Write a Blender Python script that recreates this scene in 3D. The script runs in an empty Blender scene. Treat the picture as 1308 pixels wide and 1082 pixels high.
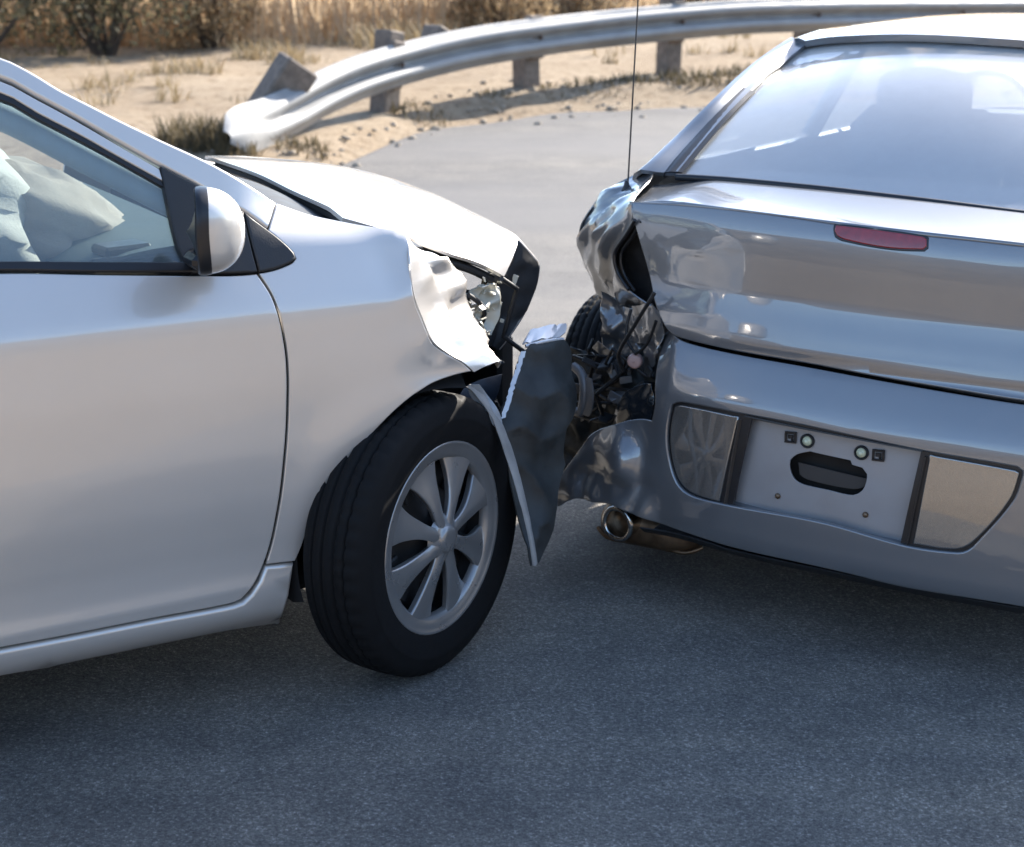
import bpy, math, random
import numpy as np
from mathutils import Vector, Matrix, noise
from mathutils.geometry import delaunay_2d_cdt

random.seed(7)
SC = bpy.context.scene
COL = SC.collection
rad = math.radians

# ------------------------------------------------------------------ camera, sky, sun, exposure
cam_d = bpy.data.cameras.new('camera')
cam_d.sensor_width = 36.0
cam_d.lens = 2000/1308*36
cam_d.clip_start = .05; cam_d.clip_end = 3000
cam_d.dof.use_dof = True
cam_d.dof.focus_distance = 3.3
cam_d.dof.aperture_fstop = 4.8
cam = bpy.data.objects.new('camera', cam_d); COL.objects.link(cam)
cam.location = (0, 0, 1.52)
cam.rotation_euler = (rad(90 - 16.33058), 0, 0)
SC.camera = cam

SUN_AZ, SUN_EL = 37.0, 29.0          # azimuth clockwise from +Y
world = bpy.data.worlds.new('World'); SC.world = world; world.use_nodes = True
wn = world.node_tree; wn.nodes.clear()
sky = wn.nodes.new('ShaderNodeTexSky'); sky.sky_type = 'NISHITA'; sky.sun_disc = False
sky.sun_elevation = rad(SUN_EL); sky.sun_rotation = rad(SUN_AZ)
sky.air_density = 1.0; sky.dust_density = .9; sky.ozone_density = 2.0
bg = wn.nodes.new('ShaderNodeBackground'); bg.inputs[1].default_value = .135
wo = wn.nodes.new('ShaderNodeOutputWorld')
wn.links.new(sky.outputs[0], bg.inputs[0]); wn.links.new(bg.outputs[0], wo.inputs[0])

sd = bpy.data.lights.new('sun', 'SUN'); sd.energy = 4.5; sd.angle = rad(.53); sd.color = (1, .92, .82)
sun = bpy.data.objects.new('sun', sd); COL.objects.link(sun)
sv = Vector((math.sin(rad(SUN_AZ))*math.cos(rad(SUN_EL)), math.cos(rad(SUN_AZ))*math.cos(rad(SUN_EL)), math.sin(rad(SUN_EL))))
sun.rotation_euler = (-sv).to_track_quat('-Z', 'Y').to_euler()
sun.location = (0, 0, 30)

SC.view_settings.view_transform = 'Standard'; SC.view_settings.look = 'None'
SC.view_settings.exposure = 1.65; SC.view_settings.gamma = 1.0
SC.view_settings.use_curve_mapping = False

# ------------------------------------------------------------------ body surfaces
def pchip(tab):
    X = np.array([t[0] for t in tab], float); Y = np.array([t[1] for t in tab], float)
    h = np.diff(X); dl = np.diff(Y) / h
    m = np.zeros(len(X)); m[0] = dl[0]; m[-1] = dl[-1]
    for i in range(1, len(X) - 1):
        if dl[i-1] * dl[i] > 0:
            w1 = 2*h[i] + h[i-1]; w2 = h[i] + 2*h[i-1]
            m[i] = (w1 + w2) / (w1/dl[i-1] + w2/dl[i])
    def f(x):
        x = min(max(x, X[0]), X[-1])
        i = min(max(int(np.searchsorted(X, x)) - 1, 0), len(h) - 1)
        t = (x - X[i]) / h[i]
        return ((1+2*t)*(1-t)**2*Y[i] + t*(1-t)**2*h[i]*m[i] + t*t*(3-2*t)*Y[i+1] + t*t*(t-1)*h[i]*m[i+1])
    return f
def sstep(a, b, x):
    t = min(max((x - a) / (b - a), 0.), 1.)
    return t*t*(3 - 2*t)

# silver car: half width s over height z, axle of the front wheel at x = 0
SA_DOOR = pchip([(.10,.70),(.17,.770),(.19,.812),(.21,.832),(.24,.846),(.272,.849),(.285,.8525),(.32,.8505),(.36,.8525),(.41,.8585),
                 (.50,.869),(.60,.874),(.70,.8735),(.80,.868),(.860,.8622),(.870,.8590),(.91,.8375),(.945,.816),(.96,.806),
                 (1.0,.781),(1.1,.735),(1.2,.688),(1.3,.638),(1.36,.603),(1.42,.555),(1.45,.50)])
SA_FEND = pchip([(.10,.70),(.17,.770),(.19,.812),(.21,.832),(.24,.846),(.272,.849),(.285,.858),(.32,.856),(.35,.856),(.40,.860),
                 (.50,.869),(.60,.874),(.70,.8735),(.80,.868),(.862,.8622),(.870,.8590),(.90,.8425),(.94,.8200),(.968,.8035),
                 (.982,.792),(.994,.776),(1.004,.755),(1.02,.715),(1.06,.66)])
def side_s(x, z):
    a = SA_DOOR(z); b = SA_FEND(z)
    w = sstep(-.42, -.12, x)
    s = a*(1-w) + b*w
    rho = math.hypot(x, z - .316)
    if z > .2: s += .005 * math.exp(-((rho - .35)/.055)**2) * sstep(.2, .4, z)
    if x > .1: s -= .26 * (x - .1)**2
    if x < -2.3: s -= .055 * (x + 2.3)**2
    return s

# bronze car: rear fascia, forward offset d over (r, z); the tail is at x = 0
PB = pchip([(.12,.080),(.145,.045),(.165,.020),(.185,.006),(.205,.000),(.23,-.001),(.26,.0005),(.29,.002),(.33,.005),(.40,.0105),(.48,.0195),(.535,.0270),(.550,.0320),
            (.60,.0540),(.635,.0715),(.652,.0815),(.668,.0815),(.70,.0885),(.765,.1075),(.785,.1120),(.80,.1132),(.88,.1185),
            (.925,.1245),(.955,.134),(.975,.143),(1.0,.156)])
def rear_d(r, z):
    a = abs(r)
    return PB(z + .030*r) + .17*r*r + (1.2*(a-.6)**2 if a > .6 else 0.)
def deck_z(d, r):
    return .9655 - .035*r - .022*r*r + .065*(d - .13)
def glass_z(d, r):
    t = (d - .47)/.73
    return deck_z(.47, 0) - .035*r*(1 - .6*t) - .022*r*r + .434*(d - .47) + .034*math.sin(math.pi*min(max(t, 0), 1)) - .06*t*(r/.55)**2
ROOFB = pchip([(1.1,1.262),(1.2,1.306),(1.35,1.338),(1.6,1.360),(2.0,1.368),(2.4,1.352),(2.6,1.325),(2.75,1.29)])
def roof_z(d, r):
    return ROOFB(d) - .014*r - .05*(r/.55)**2 - .30*max(abs(r) - .45, 0)**2*10*.25

# outlines measured in metres on each body surface: (x, z), (r, z), (d, r) or (x, s, z) of its own car
OUT = {
  'door': [(-0.8721,0.9783),(-0.703,0.9617),(-0.5124,0.9431),(-0.4314,0.9361),(-0.3862,0.935),(-0.3687,0.8978),(-0.3618,0.8653),(-0.3556,0.8276),(-0.3508,0.7799),(-0.3506,0.7355),(-0.3533,0.6842),(-0.3576,0.6261),(-0.3652,0.5626),(-0.3735,0.4996),(-0.384,0.4371),(-0.3973,0.3738),(-0.4113,0.3339),(-0.4282,0.3026),(-0.4479,0.2787),(-0.4628,0.2651),(-0.4967,0.26),(-0.6543,0.263),(-0.8047,0.2642),(-0.9481,0.267),(-1.5,0.284),(-1.54,0.5),(-1.53,0.8),(-1.48,1.012)],
  'fender': [(-0.3373,1.0091),(-0.298,1.0553),(-0.2297,1.0283),(-0.1584,1.01),(-0.1074,0.9995),(-0.0678,0.9937),(-0.0429,0.9907),(-0.0517,0.9419),(-0.0636,0.8783),(-0.0599,0.8482),(-0.0506,0.8228),(-0.0264,0.7641),(0.0105,0.7316),(0.0483,0.7069),(0.0682,0.6875),(0.0224,0.6816),(-0.0245,0.6725),(-0.0524,0.6627),(-0.0801,0.6512),(-0.1205,0.6262),(-0.1569,0.5974),(-0.1983,0.5625),(-0.2339,0.5285),(-0.2675,0.4872),(-0.2936,0.4496),(-0.314,0.4017),(-0.3293,0.3579),(-0.3436,0.3286),(-0.3761,0.3311),(-0.4063,0.333),(-0.3932,0.3731),(-0.3799,0.4365),(-0.3693,0.499),(-0.361,0.562),(-0.3535,0.6255),(-0.3491,0.6837),(-0.3464,0.7349),(-0.3467,0.7794),(-0.3515,0.8272),(-0.3577,0.8649),(-0.3647,0.8974),(-0.3814,0.9345),(-0.3492,0.9375),(-0.3244,0.9425),(-0.306,0.9482),(-0.2974,0.9547),(-0.2993,0.965),(-0.3145,0.9848)],
  'sill': [(-2.2,0.27),(-1.5,0.272),(-0.9484,0.2637),(-0.8049,0.2608),(-0.6545,0.2595),(-0.4969,0.2556),(-0.4595,0.259),(-0.4423,0.2716),(-0.4233,0.3),(-0.4081,0.3298),(-0.3762,0.3285),(-0.3437,0.326),(-0.3528,0.2526),(-0.3594,0.2135),(-0.3334,0.14),(-0.3507,0.1374),(-0.4659,0.1517),(-0.6316,0.1576),(-0.7894,0.1638),(-0.9465,0.1883),(-1.5,0.185),(-2.2,0.185)],
  'pillar': [(-0.7963,1.3553),(-0.7444,1.3271),(-0.6983,1.2944),(-0.6463,1.2639),(-0.5961,1.2345),(-0.5505,1.2093),(-0.5126,1.1886),(-0.4411,1.1511),(-0.3812,1.1148),(-0.3386,1.0856),(-0.2974,1.0567),(-0.3171,1.0312),(-0.3367,1.0104),(-0.3828,1.0468),(-0.4212,1.072),(-0.4535,1.0947),(-0.5335,1.1433),(-0.6083,1.192),(-0.6813,1.2412),(-0.7468,1.2821),(-0.8049,1.3164),(-1.1,1.375),(-1.6,1.412),(-2.2,1.405),(-2.45,1.36),(-2.45,1.405),(-2.1,1.44),(-1.5,1.445),(-1.2,1.432),(-1.0,1.405)],
  'doorframe': [(-0.8061,1.3108),(-0.7479,1.2765),(-0.6824,1.2356),(-0.6095,1.1864),(-0.5363,1.1377),(-0.5347,1.1159),(-0.6137,1.1666),(-0.6723,1.2053),(-0.7462,1.2497),(-0.8104,1.2901),(-0.95,1.305),(-1.15,1.352),(-1.48,1.368),(-1.48,1.395),(-1.12,1.378),(-0.95,1.345)],
  'seal': [(-0.8099,1.2928),(-0.7456,1.2525),(-0.6717,1.2081),(-0.6131,1.1694),(-0.5341,1.1188),(-0.534,1.1043),(-0.6155,1.1581),(-0.6743,1.1954),(-0.7482,1.2399),(-0.8127,1.279),(-0.95,1.29),(-1.15,1.335),(-1.45,1.35),(-1.48,1.37),(-1.12,1.355),(-0.95,1.312)],
  'glass': [(-0.8099,1.2839),(-0.7455,1.2434),(-0.6714,1.1988),(-0.6125,1.1614),(-0.5323,1.1077),(-0.5287,0.9935),(-0.5188,0.955),(-0.6985,0.9702),(-0.8688,0.9847),(-1.44,1.0),(-1.42,1.355),(-1.15,1.342),(-0.95,1.297)],
  'belt': [(-0.8685,0.9969),(-0.6986,0.982),(-0.504,0.9651),(-0.4943,0.9545),(-0.5063,0.9458),(-0.7034,0.9635),(-0.8723,0.98),(-1.5,1.016),(-1.49,1.045)],
  'sail': [(-0.5344,1.1421),(-0.4967,1.1196),(-0.4542,1.095),(-0.4147,1.0674),(-0.3835,1.0471),(-0.3843,1.0049),(-0.3848,0.9366),(-0.4474,0.9392),(-0.5153,0.9464),(-0.5264,0.9737),(-0.5316,0.9951),(-0.5345,1.0598)],
  'trim': [(-0.3822,1.0455),(-0.3386,1.0081),(-0.3152,0.9851),(-0.3,0.9653),(-0.2981,0.955),(-0.3067,0.9485),(-0.3251,0.9429),(-0.3499,0.9378),(-0.3818,0.9356),(-0.3822,1.0004)],
  'door_line': [(-0.898,0.8598),(-0.7283,0.8459),(-0.5327,0.8293)],
  'hoodR': [(-0.0994,0.6,0.9929),(-0.0284,0.615,0.9688),(0.0506,0.62,0.9404),(0.1566,0.6,0.8946),(0.2443,0.58,0.86),(0.3322,0.55,0.8134)],
  'hoodB': [(-0.0994,0.6,0.9929),(-0.0956,0.55,0.9997),(-0.0885,0.5,1.0031),(-0.0532,0.2,1.0014),(-0.0224,-0.1,1.0055),(-0.0015,-0.4,1.003),(0.0175,-0.62,0.9967)],
  'hoodF': [(0.3322,0.55,0.8134),(0.3868,0.5,0.8512),(0.4267,0.45,0.8821),(0.4569,0.3,0.8915),(0.5072,0.05,0.8927),(0.5451,-0.2,0.8903),(0.5551,-0.45,0.8887),(0.5335,-0.66,0.8963)],
  'foldA': [(-0.0382,0.775,0.987),(-0.0581,0.832,0.9445),(-0.0637,0.855,0.8783),(-0.0558,0.856,0.8463),(-0.0459,0.857,0.8205),(-0.0219,0.862,0.7618),(0.0145,0.866,0.7294),(0.0526,0.868,0.7046),(0.0744,0.866,0.6842)],
  'foldB': [(0.0102,0.7,0.9025),(0.1118,0.62,0.8626),(0.1927,0.58,0.832),(0.2087,0.58,0.7955),(0.2092,0.59,0.7641),(0.201,0.62,0.743),(0.1843,0.68,0.7237),(0.1736,0.75,0.6942),(0.1657,0.81,0.6688)],
  'flap': [(0.4267,0.45,0.8783),(0.4511,0.45,0.8531),(0.4999,0.44,0.8043),(0.4851,0.45,0.7563),(0.4398,0.47,0.6939),(0.378,0.5,0.646),(0.3517,0.5,0.6199),(0.3104,0.5,0.6404),(0.3035,0.49,0.7165),(0.319,0.49,0.8065),(0.3779,0.47,0.7956)],
  'mirror': [(-0.4962,0.95,1.0447),(-0.516,0.92,1.1222),(-0.4976,0.92,0.9618),(-0.4504,0.95,1.0409),(-0.5324,0.9,1.0346)],
  'housing': [(0.2367,0.555,0.7883),(0.2798,0.53,0.7983),(0.3292,0.51,0.7824),(0.3247,0.51,0.7275),(0.296,0.53,0.6714),(0.2457,0.56,0.6908),(0.2446,0.555,0.7389)],
  'flap2': [(0.1291,0.7393,0.6182),(0.1521,0.752,0.6198),(0.1643,0.7659,0.5997),(0.183,0.7752,0.5684),(0.1944,0.7799,0.5387),(0.1925,0.7868,0.515),(0.1738,0.7842,0.5263),(0.151,0.7713,0.5611),(0.1378,0.7557,0.5846),(0.1309,0.7466,0.5997)],
  'gapbits': [(0.2665,0.55,0.7844),(0.3198,0.5,0.793),(0.2182,0.6,0.765),(0.2978,0.52,0.7513)],
  'torn': [(0.3313,0.6472,0.6665),(0.3772,0.6488,0.6689),(0.4336,0.6346,0.665),(0.4505,0.6327,0.6281),(0.4447,0.6464,0.5779),(0.4492,0.6611,0.542),(0.4327,0.692,0.4936),(0.4049,0.709,0.4672),(0.4014,0.7262,0.4104),(0.4063,0.7362,0.3891),(0.3777,0.7584,0.3458),(0.3525,0.7824,0.303),(0.3212,0.8063,0.2502),(0.269,0.8406,0.202),(0.2412,0.8484,0.2025),(0.2415,0.83,0.2574),(0.2361,0.8036,0.3261),(0.2285,0.7702,0.412),(0.2231,0.7438,0.4807),(0.2206,0.7267,0.5271),(0.2524,0.7036,0.5786),(0.2954,0.6726,0.6369)],
  'strip': [(0.1286,0.7402,0.6148),(0.1486,0.758,0.5963),(0.1722,0.773,0.5566),(0.1887,0.7863,0.51),(0.2031,0.8036,0.4478),(0.2158,0.824,0.3735),(0.2257,0.839,0.3106),(0.2325,0.8523,0.2474),(0.2367,0.856,0.2079)],
  'rim_edge': [(0.3084,0.6718,0.6613),(0.289,0.6836,0.6289),(0.2607,0.7037,0.5924),(0.2359,0.7251,0.558),(0.2156,0.7355,0.5282)],
  'rim_top': [(0.3256,0.6496,0.6677),(0.3778,0.648,0.6724),(0.4374,0.6355,0.6686)],
  'shield': [(0.2102,0.6463,0.6046),(0.2763,0.6327,0.6156),(0.336,0.6175,0.6199),(0.2949,0.6553,0.5804),(0.2507,0.692,0.5386),(0.2311,0.7117,0.5181),(0.2067,0.7042,0.5701),(0.1828,0.6811,0.5976)],
  'lid': [(-0.6058,0.9687),(-0.4615,0.9745),(-0.2997,0.9752),(-0.178,0.9715),(-0.0726,0.9655),(0.0213,0.9603),(0.1338,0.9562),(0.2452,0.9527),(0.3388,0.9485),(0.56,0.945),(0.585,0.92),(0.58,0.8),(0.575,0.72),(0.55,0.64),(0.47,0.627),(0.3803,0.6271),(0.2161,0.6358),(0.0604,0.6432),(-0.0954,0.6515),(-0.2849,0.6569),(-0.4027,0.6643),(-0.4508,0.6726),(-0.4819,0.7001),(-0.5093,0.7421),(-0.5202,0.7643),(-0.5428,0.8153),(-0.5591,0.857),(-0.5816,0.9148)],
  'deck': [(0.1333,-0.5762),(0.1501,-0.4516),(0.1526,-0.2991),(0.1422,-0.1773),(0.1261,-0.0686),(0.1162,0.0275),(0.1195,0.1391),(0.13,0.2491),(0.1376,0.3424),(0.185,0.56),(0.3,0.6),(0.5,0.61),(0.497,0.3),(0.487,0.0),(0.497,-0.4),(0.512,-0.58),(0.4205,-0.6538),(0.2922,-0.6212)],
  'chmsl': [(-0.0684,0.9625),(0.0215,0.9595),(0.1294,0.9527),(0.1371,0.9476),(0.1396,0.9331),(0.1322,0.926),(0.0502,0.9236),(-0.045,0.9335),(-0.0624,0.9405),(-0.0696,0.95)],
  'rglass': [(0.4713,-0.6047),(0.4782,-0.4697),(0.4784,-0.3237),(0.4774,-0.202),(0.4743,-0.087),(0.4712,0.0696),(0.4667,0.2668),(0.5,0.62),(0.85,0.585),(1.2,0.525),(1.2071,0.0719),(1.2175,-0.0738),(1.2414,-0.2239),(1.2834,-0.4038),(1.3251,-0.523),(1.3436,-0.5869),(1.2213,-0.6146),(0.9325,-0.5949),(0.6884,-0.594),(0.5752,-0.5995)],
  'bumper': [(-0.4506,0.6688),(-0.402,0.6599),(-0.2838,0.6529),(-0.0941,0.6468),(0.0618,0.6387),(0.2177,0.63),(0.3816,0.6211),(0.47,0.621),(0.62,0.635),(0.75,0.65),(0.8,0.6),(0.86,0.45),(0.85,0.3),(0.8,0.2),(0.6,0.18),(0.4345,0.1867),(0.3236,0.1886),(0.1705,0.189),(0.064,0.1977),(-0.0412,0.2018),(-0.2313,0.2044),(-0.3374,0.213),(-0.4358,0.223),(-0.5157,0.2372),(-0.57,0.2471),(-0.6235,0.2383),(-0.686,0.2312),(-0.7504,0.1834),(-0.8426,0.1386),(-0.7944,0.2064),(-0.7587,0.2539),(-0.722,0.3072),(-0.6918,0.3524),(-0.6533,0.4002),(-0.5818,0.4388),(-0.523,0.4595),(-0.476,0.4662),(-0.4687,0.5092),(-0.4789,0.5579),(-0.4881,0.613),(-0.4841,0.6587),(-0.4729,0.6751)],
  'recess': [(-0.4168,0.518),(-0.3919,0.5278),(-0.2311,0.5261),(-0.0677,0.5222),(0.1986,0.5035),(0.3889,0.4934),(0.4007,0.4863),(0.4017,0.4779),(0.3877,0.4183),(0.3239,0.3171),(0.3077,0.2988),(0.287,0.2903),(0.1826,0.2879),(-0.0185,0.3097),(-0.2608,0.3072),(-0.3422,0.31),(-0.3796,0.3255),(-0.4038,0.3611),(-0.421,0.4173),(-0.425,0.4639)],
  'fillL': [(-0.4128,0.5135),(-0.3941,0.5204),(-0.2407,0.5177),(-0.2736,0.3076),(-0.343,0.3129),(-0.3785,0.3298),(-0.4003,0.3621),(-0.4162,0.4166),(-0.4202,0.4633)],
  'fillR': [(0.2044,0.4975),(0.3852,0.4862),(0.3953,0.4806),(0.3817,0.4175),(0.3191,0.318),(0.2835,0.294),(0.1874,0.2921)],
  'wallL': [(-0.2385,0.5189),(-0.269,0.3045)],
  'plate': [(-0.2273,0.5102),(-0.0795,0.5038),(0.1895,0.4906),(0.1686,0.2842),(-0.0103,0.2976),(-0.2483,0.306)],
  'slot': [(-0.1185,0.4158),(-0.1176,0.427),(-0.1037,0.442),(-0.0709,0.4545),(-0.0652,0.4536),(0.0237,0.4484),(0.0283,0.4392),(0.0521,0.4357),(0.064,0.4232),(0.064,0.4052),(0.057,0.3842),(0.0366,0.37),(-0.0167,0.3722),(-0.0825,0.3757),(-0.1022,0.3835),(-0.1131,0.3983)],
  'platebits': [(-0.0801,0.478),(0.0474,0.4703),(-0.1202,0.4809),(0.0865,0.4706),(-0.1403,0.3382),(0.0696,0.3304)],
  'pilo': [(0.4757,-0.68,1.0122),(0.555,-0.675,1.0407),(0.632,-0.67,1.0684),(0.7872,-0.64,1.1483),(0.9965,-0.645,1.2064),(1.204,-0.65,1.2542),(1.3806,-0.64,1.2918),(1.4929,-0.62,1.3202)],
  'qo': [(0.5,-0.6848,1.0153),(0.45,-0.7456,0.9845),(0.43,-0.7874,0.9556),(0.41,-0.8177,0.917),(0.4,-0.8509,0.8519),(0.42,-0.8509,0.7718),(0.45,-0.8398,0.7193),(0.48,-0.8162,0.6544)],
  'qm': [(0.44,-0.6609,1.0052),(0.36,-0.6903,0.9686),(0.32,-0.7033,0.9488),(0.29,-0.7139,0.9084),(0.28,-0.7301,0.8588),(0.3,-0.7302,0.7976),(0.33,-0.7218,0.7406),(0.36,-0.697,0.6761)],
  'qi': [(0.36,-0.632,1.0002),(0.22,-0.6035,0.98),(0.18,-0.5964,0.9627),(0.18,-0.5953,0.9172),(0.22,-0.6601,0.8363),(0.22,-0.6549,0.7955),(0.2,-0.614,0.7537),(0.16,-0.5284,0.7249)],
  'cav': [(0.21,-0.6056,0.9161),(0.25,-0.6623,0.8551),(0.27,-0.6847,0.8264),(0.27,-0.6794,0.781),(0.24,-0.6332,0.7408),(0.2,-0.5469,0.7135),(0.19,-0.5279,0.7311),(0.2,-0.5558,0.8081),(0.21,-0.5858,0.8869)],
  'cavlip': [(0.16,-0.5755,0.931),(0.18,-0.6073,0.8895),(0.2,-0.646,0.8426),(0.2,-0.6475,0.8151),(0.2,-0.6362,0.7868),(0.18,-0.5978,0.7549)],
  'lowA': [(0.46,-0.8062,0.6591),(0.4,-0.7437,0.6639),(0.27,-0.6335,0.6893),(0.17,-0.5332,0.7283),(0.14,-0.4939,0.7149)],
  'lowB': [(0.42,-0.7435,0.6179),(0.36,-0.691,0.6103),(0.26,-0.6138,0.6186),(0.16,-0.5225,0.6613),(0.13,-0.4822,0.6873)],
  'lowC': [(0.44,-0.7336,0.5639),(0.36,-0.6742,0.5704),(0.28,-0.6134,0.5697),(0.18,-0.5323,0.6009),(0.13,-0.4871,0.6404)],
  'lowD': [(0.44,-0.7257,0.5219),(0.36,-0.6641,0.5255),(0.28,-0.6033,0.5175),(0.18,-0.5371,0.5445),(0.12,-0.4937,0.5989)],
  'socket': [(0.17,-0.5718,0.5803)],
  'cable': [(0.1,-0.4913,0.7721),(0.1,-0.505,0.748),(0.11,-0.5275,0.7169),(0.12,-0.5563,0.6732),(0.13,-0.5835,0.6328),(0.15,-0.6074,0.5921),(0.17,-0.6012,0.5505)],
  'cable2': [(0.2,-0.5999,0.7019),(0.18,-0.6015,0.6363),(0.16,-0.5653,0.6011),(0.15,-0.5317,0.6309),(0.13,-0.4991,0.697)],
  'bits': [(0.24,-0.6906,0.5358),(0.22,-0.6404,0.5221),(0.28,-0.7366,0.4539),(0.2,-0.5754,0.4945),(0.22,-0.6389,0.4503),(0.24,-0.6927,0.4066),(0.3,-0.7816,0.4645),(0.3,-0.8037,0.3757),(0.3,-0.7483,0.5426),(0.22,-0.6197,0.5756),(0.18,-0.5456,0.5434),(0.18,-0.5755,0.4485),(0.25,-0.6765,0.4691)],
  'liner': [(0.34,-0.8711,0.4866),(0.36,-0.8376,0.5509),(0.36,-0.779,0.5409),(0.3,-0.6575,0.5227),(0.2,-0.5303,0.5007),(0.18,-0.5272,0.4148),(0.22,-0.6551,0.3752),(0.24,-0.7324,0.333),(0.25,-0.7715,0.2814),(0.24,-0.8143,0.1903),(0.24,-0.8614,0.1426),(0.28,-0.8984,0.2134),(0.3,-0.8907,0.2975),(0.32,-0.8589,0.341)],
  'bucket': [(0.2,-0.6587,0.384),(0.18,-0.6322,0.4425),(0.17,-0.5999,0.4922),(0.16,-0.557,0.5225),(0.15,-0.5206,0.5336),(0.14,-0.5064,0.4941),(0.14,-0.509,0.4377),(0.16,-0.561,0.423),(0.18,-0.605,0.4033)],
  'guard': [(0.22,-0.7681,0.5304),(0.2,-0.7325,0.5146),(0.19,-0.7221,0.4667),(0.2,-0.7356,0.4145),(0.21,-0.7614,0.4168),(0.21,-0.7529,0.4682),(0.21,-0.758,0.509)],
  'antenna': [(0.3978,-0.715,0.9543),(0.4059,-0.715,0.9775),(0.4424,-0.715,1.4352),(0.453,-0.715,1.5761)],
  'exh': [(0.13,-0.5948,0.1549),(0.25,-0.6923,0.1078),(0.22,-0.717,0.152),(0.22,-0.6995,0.0679),(0.16,-0.389,0.1103),(0.2,-0.3087,0.1478)],
  'flapl': [(0.22,-0.8126,0.1571),(0.2,-0.7483,0.1634),(0.2,-0.7179,0.1363),(0.22,-0.7575,0.057),(0.25,-0.8277,0.034)],
  'seat': [(1.75,-0.6372,0.9561),(1.75,-0.3019,0.9377),(1.75,-0.4207,1.0174),(1.75,-0.6109,1.0455),(1.75,-0.5787,1.0743),(1.75,-0.3676,1.0835),(1.75,-0.3185,1.0589)],
  'swheel': [(2.2,-0.4159,0.9655),(2.2,-0.3285,0.8773),(2.6,-0.1966,0.8355)],
  'tyreB': [(0.4343,-0.9,0.4864),(0.5025,-0.82,0.6305),(0.3844,-0.7,0.5834)],
  'rail': [(-1.8526,10.4694,0.4423),(-1.8078,10.5779,0.457),(-1.7596,10.7386,0.4722),(-1.6841,11.0518,0.474),(-1.5624,11.3764,0.515),(-1.3572,11.8235,0.6183),(-1.104,12.2666,0.7081),(-0.7437,12.8111,0.7883),(-0.286,13.3546,0.865),(0.243,13.891,0.9176),(0.812,14.4252,0.9624),(1.4935,14.9587,1.0051),(2.22,15.4893,1.0378),(2.9527,16.0122,1.044),(3.8318,16.6365,1.041),(4.8384,17.3622,1.0283),(5.8275,18.0881,1.0162),(7.0089,18.915,0.9931)],
  'posts': [(-0.9938,12.7004,0.4104),(0.2139,14.0562,0.4142),(1.5198,15.208,0.4333),(3.029,16.2443,0.4138),(4.7685,17.3777,0.3699)],
  'posttops': [(-0.8875,12.8726,0.9982),(0.2139,14.1764,0.8247),(1.5496,15.4447,1.2412),(3.029,16.4567,1.1385)],
  'block': [(-1.7658,11.1667,0.8662),(-1.9116,10.9883,0.6131),(-1.5096,11.3123,0.6518),(-1.6841,11.0901,0.6047)],
  'edge': [(-1.919,9.4894,0.1206),(-1.1872,10.6582,0.1976),(-0.5922,12.7666,0.2806),(0.039,13.1901,0.3036),(0.5805,13.7164,0.3216),(1.6728,13.818,0.3128)],
}
# ------------------------------------------------------------------ materials
def newmat(name):
    m = bpy.data.materials.new(name); m.use_nodes = True
    nt = m.node_tree; b = nt.nodes['Principled BSDF']
    return m, nt, b
def node(nt, t, **kw):
    n = nt.nodes.new(t)
    for k, v in kw.items():
        if k.startswith('i_'):
            key = k[2:]; key = int(key) if key.isdigit() else key.replace('_', ' ')
            n.inputs[key].default_value = v
        else: setattr(n, k, v)
    return n
def ramp(nt, src, stops):
    r = node(nt, 'ShaderNodeValToRGB')
    while len(r.color_ramp.elements) < len(stops): r.color_ramp.elements.new(.5)
    for e, (p, c) in zip(r.color_ramp.elements, stops):
        e.position = p; e.color = (*c, 1) if len(c) == 3 else c
    nt.links.new(src, r.inputs[0]); return r.outputs[0]
def tex(nt, scale, detail=4, rough=.55, stretch=None, kind='noise', coord='Object'):
    tc = node(nt, 'ShaderNodeTexCoord')
    src = tc.outputs[coord]
    if stretch:
        mp = node(nt, 'ShaderNodeMapping'); mp.inputs['Scale'].default_value = stretch
        nt.links.new(src, mp.inputs[0]); src = mp.outputs[0]
    if kind == 'noise':
        n = node(nt, 'ShaderNodeTexNoise', i_Scale=scale, i_Detail=detail, i_Roughness=rough); o = n.outputs[0]
    else:
        n = node(nt, 'ShaderNodeTexVoronoi', i_Scale=scale); o = n.outputs[0]
    nt.links.new(src, n.inputs['Vector']); return n, o
def bump(nt, b, src, strength=.3, dist=.01):
    n = node(nt, 'ShaderNodeBump', i_Strength=strength, i_Distance=dist)
    nt.links.new(src, n.inputs['Height']); nt.links.new(n.outputs[0], b.inputs['Normal'])
def simple(name, col, rough=.5, metal=0., coat=0., spec=.5, var=.12, vscale=14, bmp=0., bscale=300):
    m, nt, b = newmat(name)
    n, o = tex(nt, vscale, 5)
    c = [x*(1-var) for x in col], [min(1, x*(1+var)) for x in col]
    nt.links.new(ramp(nt, o, [(.3, c[0]), (.7, c[1])]), b.inputs['Base Color'])
    rr = node(nt, 'ShaderNodeMapRange', i_1=.3, i_2=.7, i_3=max(rough*.85, 0), i_4=min(rough*1.15, 1))
    nt.links.new(o, rr.inputs[0]); nt.links.new(rr.outputs[0], b.inputs['Roughness'])
    b.inputs['Metallic'].default_value = metal; b.inputs['Coat Weight'].default_value = coat
    b.inputs['Coat Roughness'].default_value = .04; b.inputs['Specular IOR Level'].default_value = spec
    if bmp:
        n2, o2 = tex(nt, bscale, 3); bump(nt, b, o2, bmp, .002)
    return m
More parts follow.
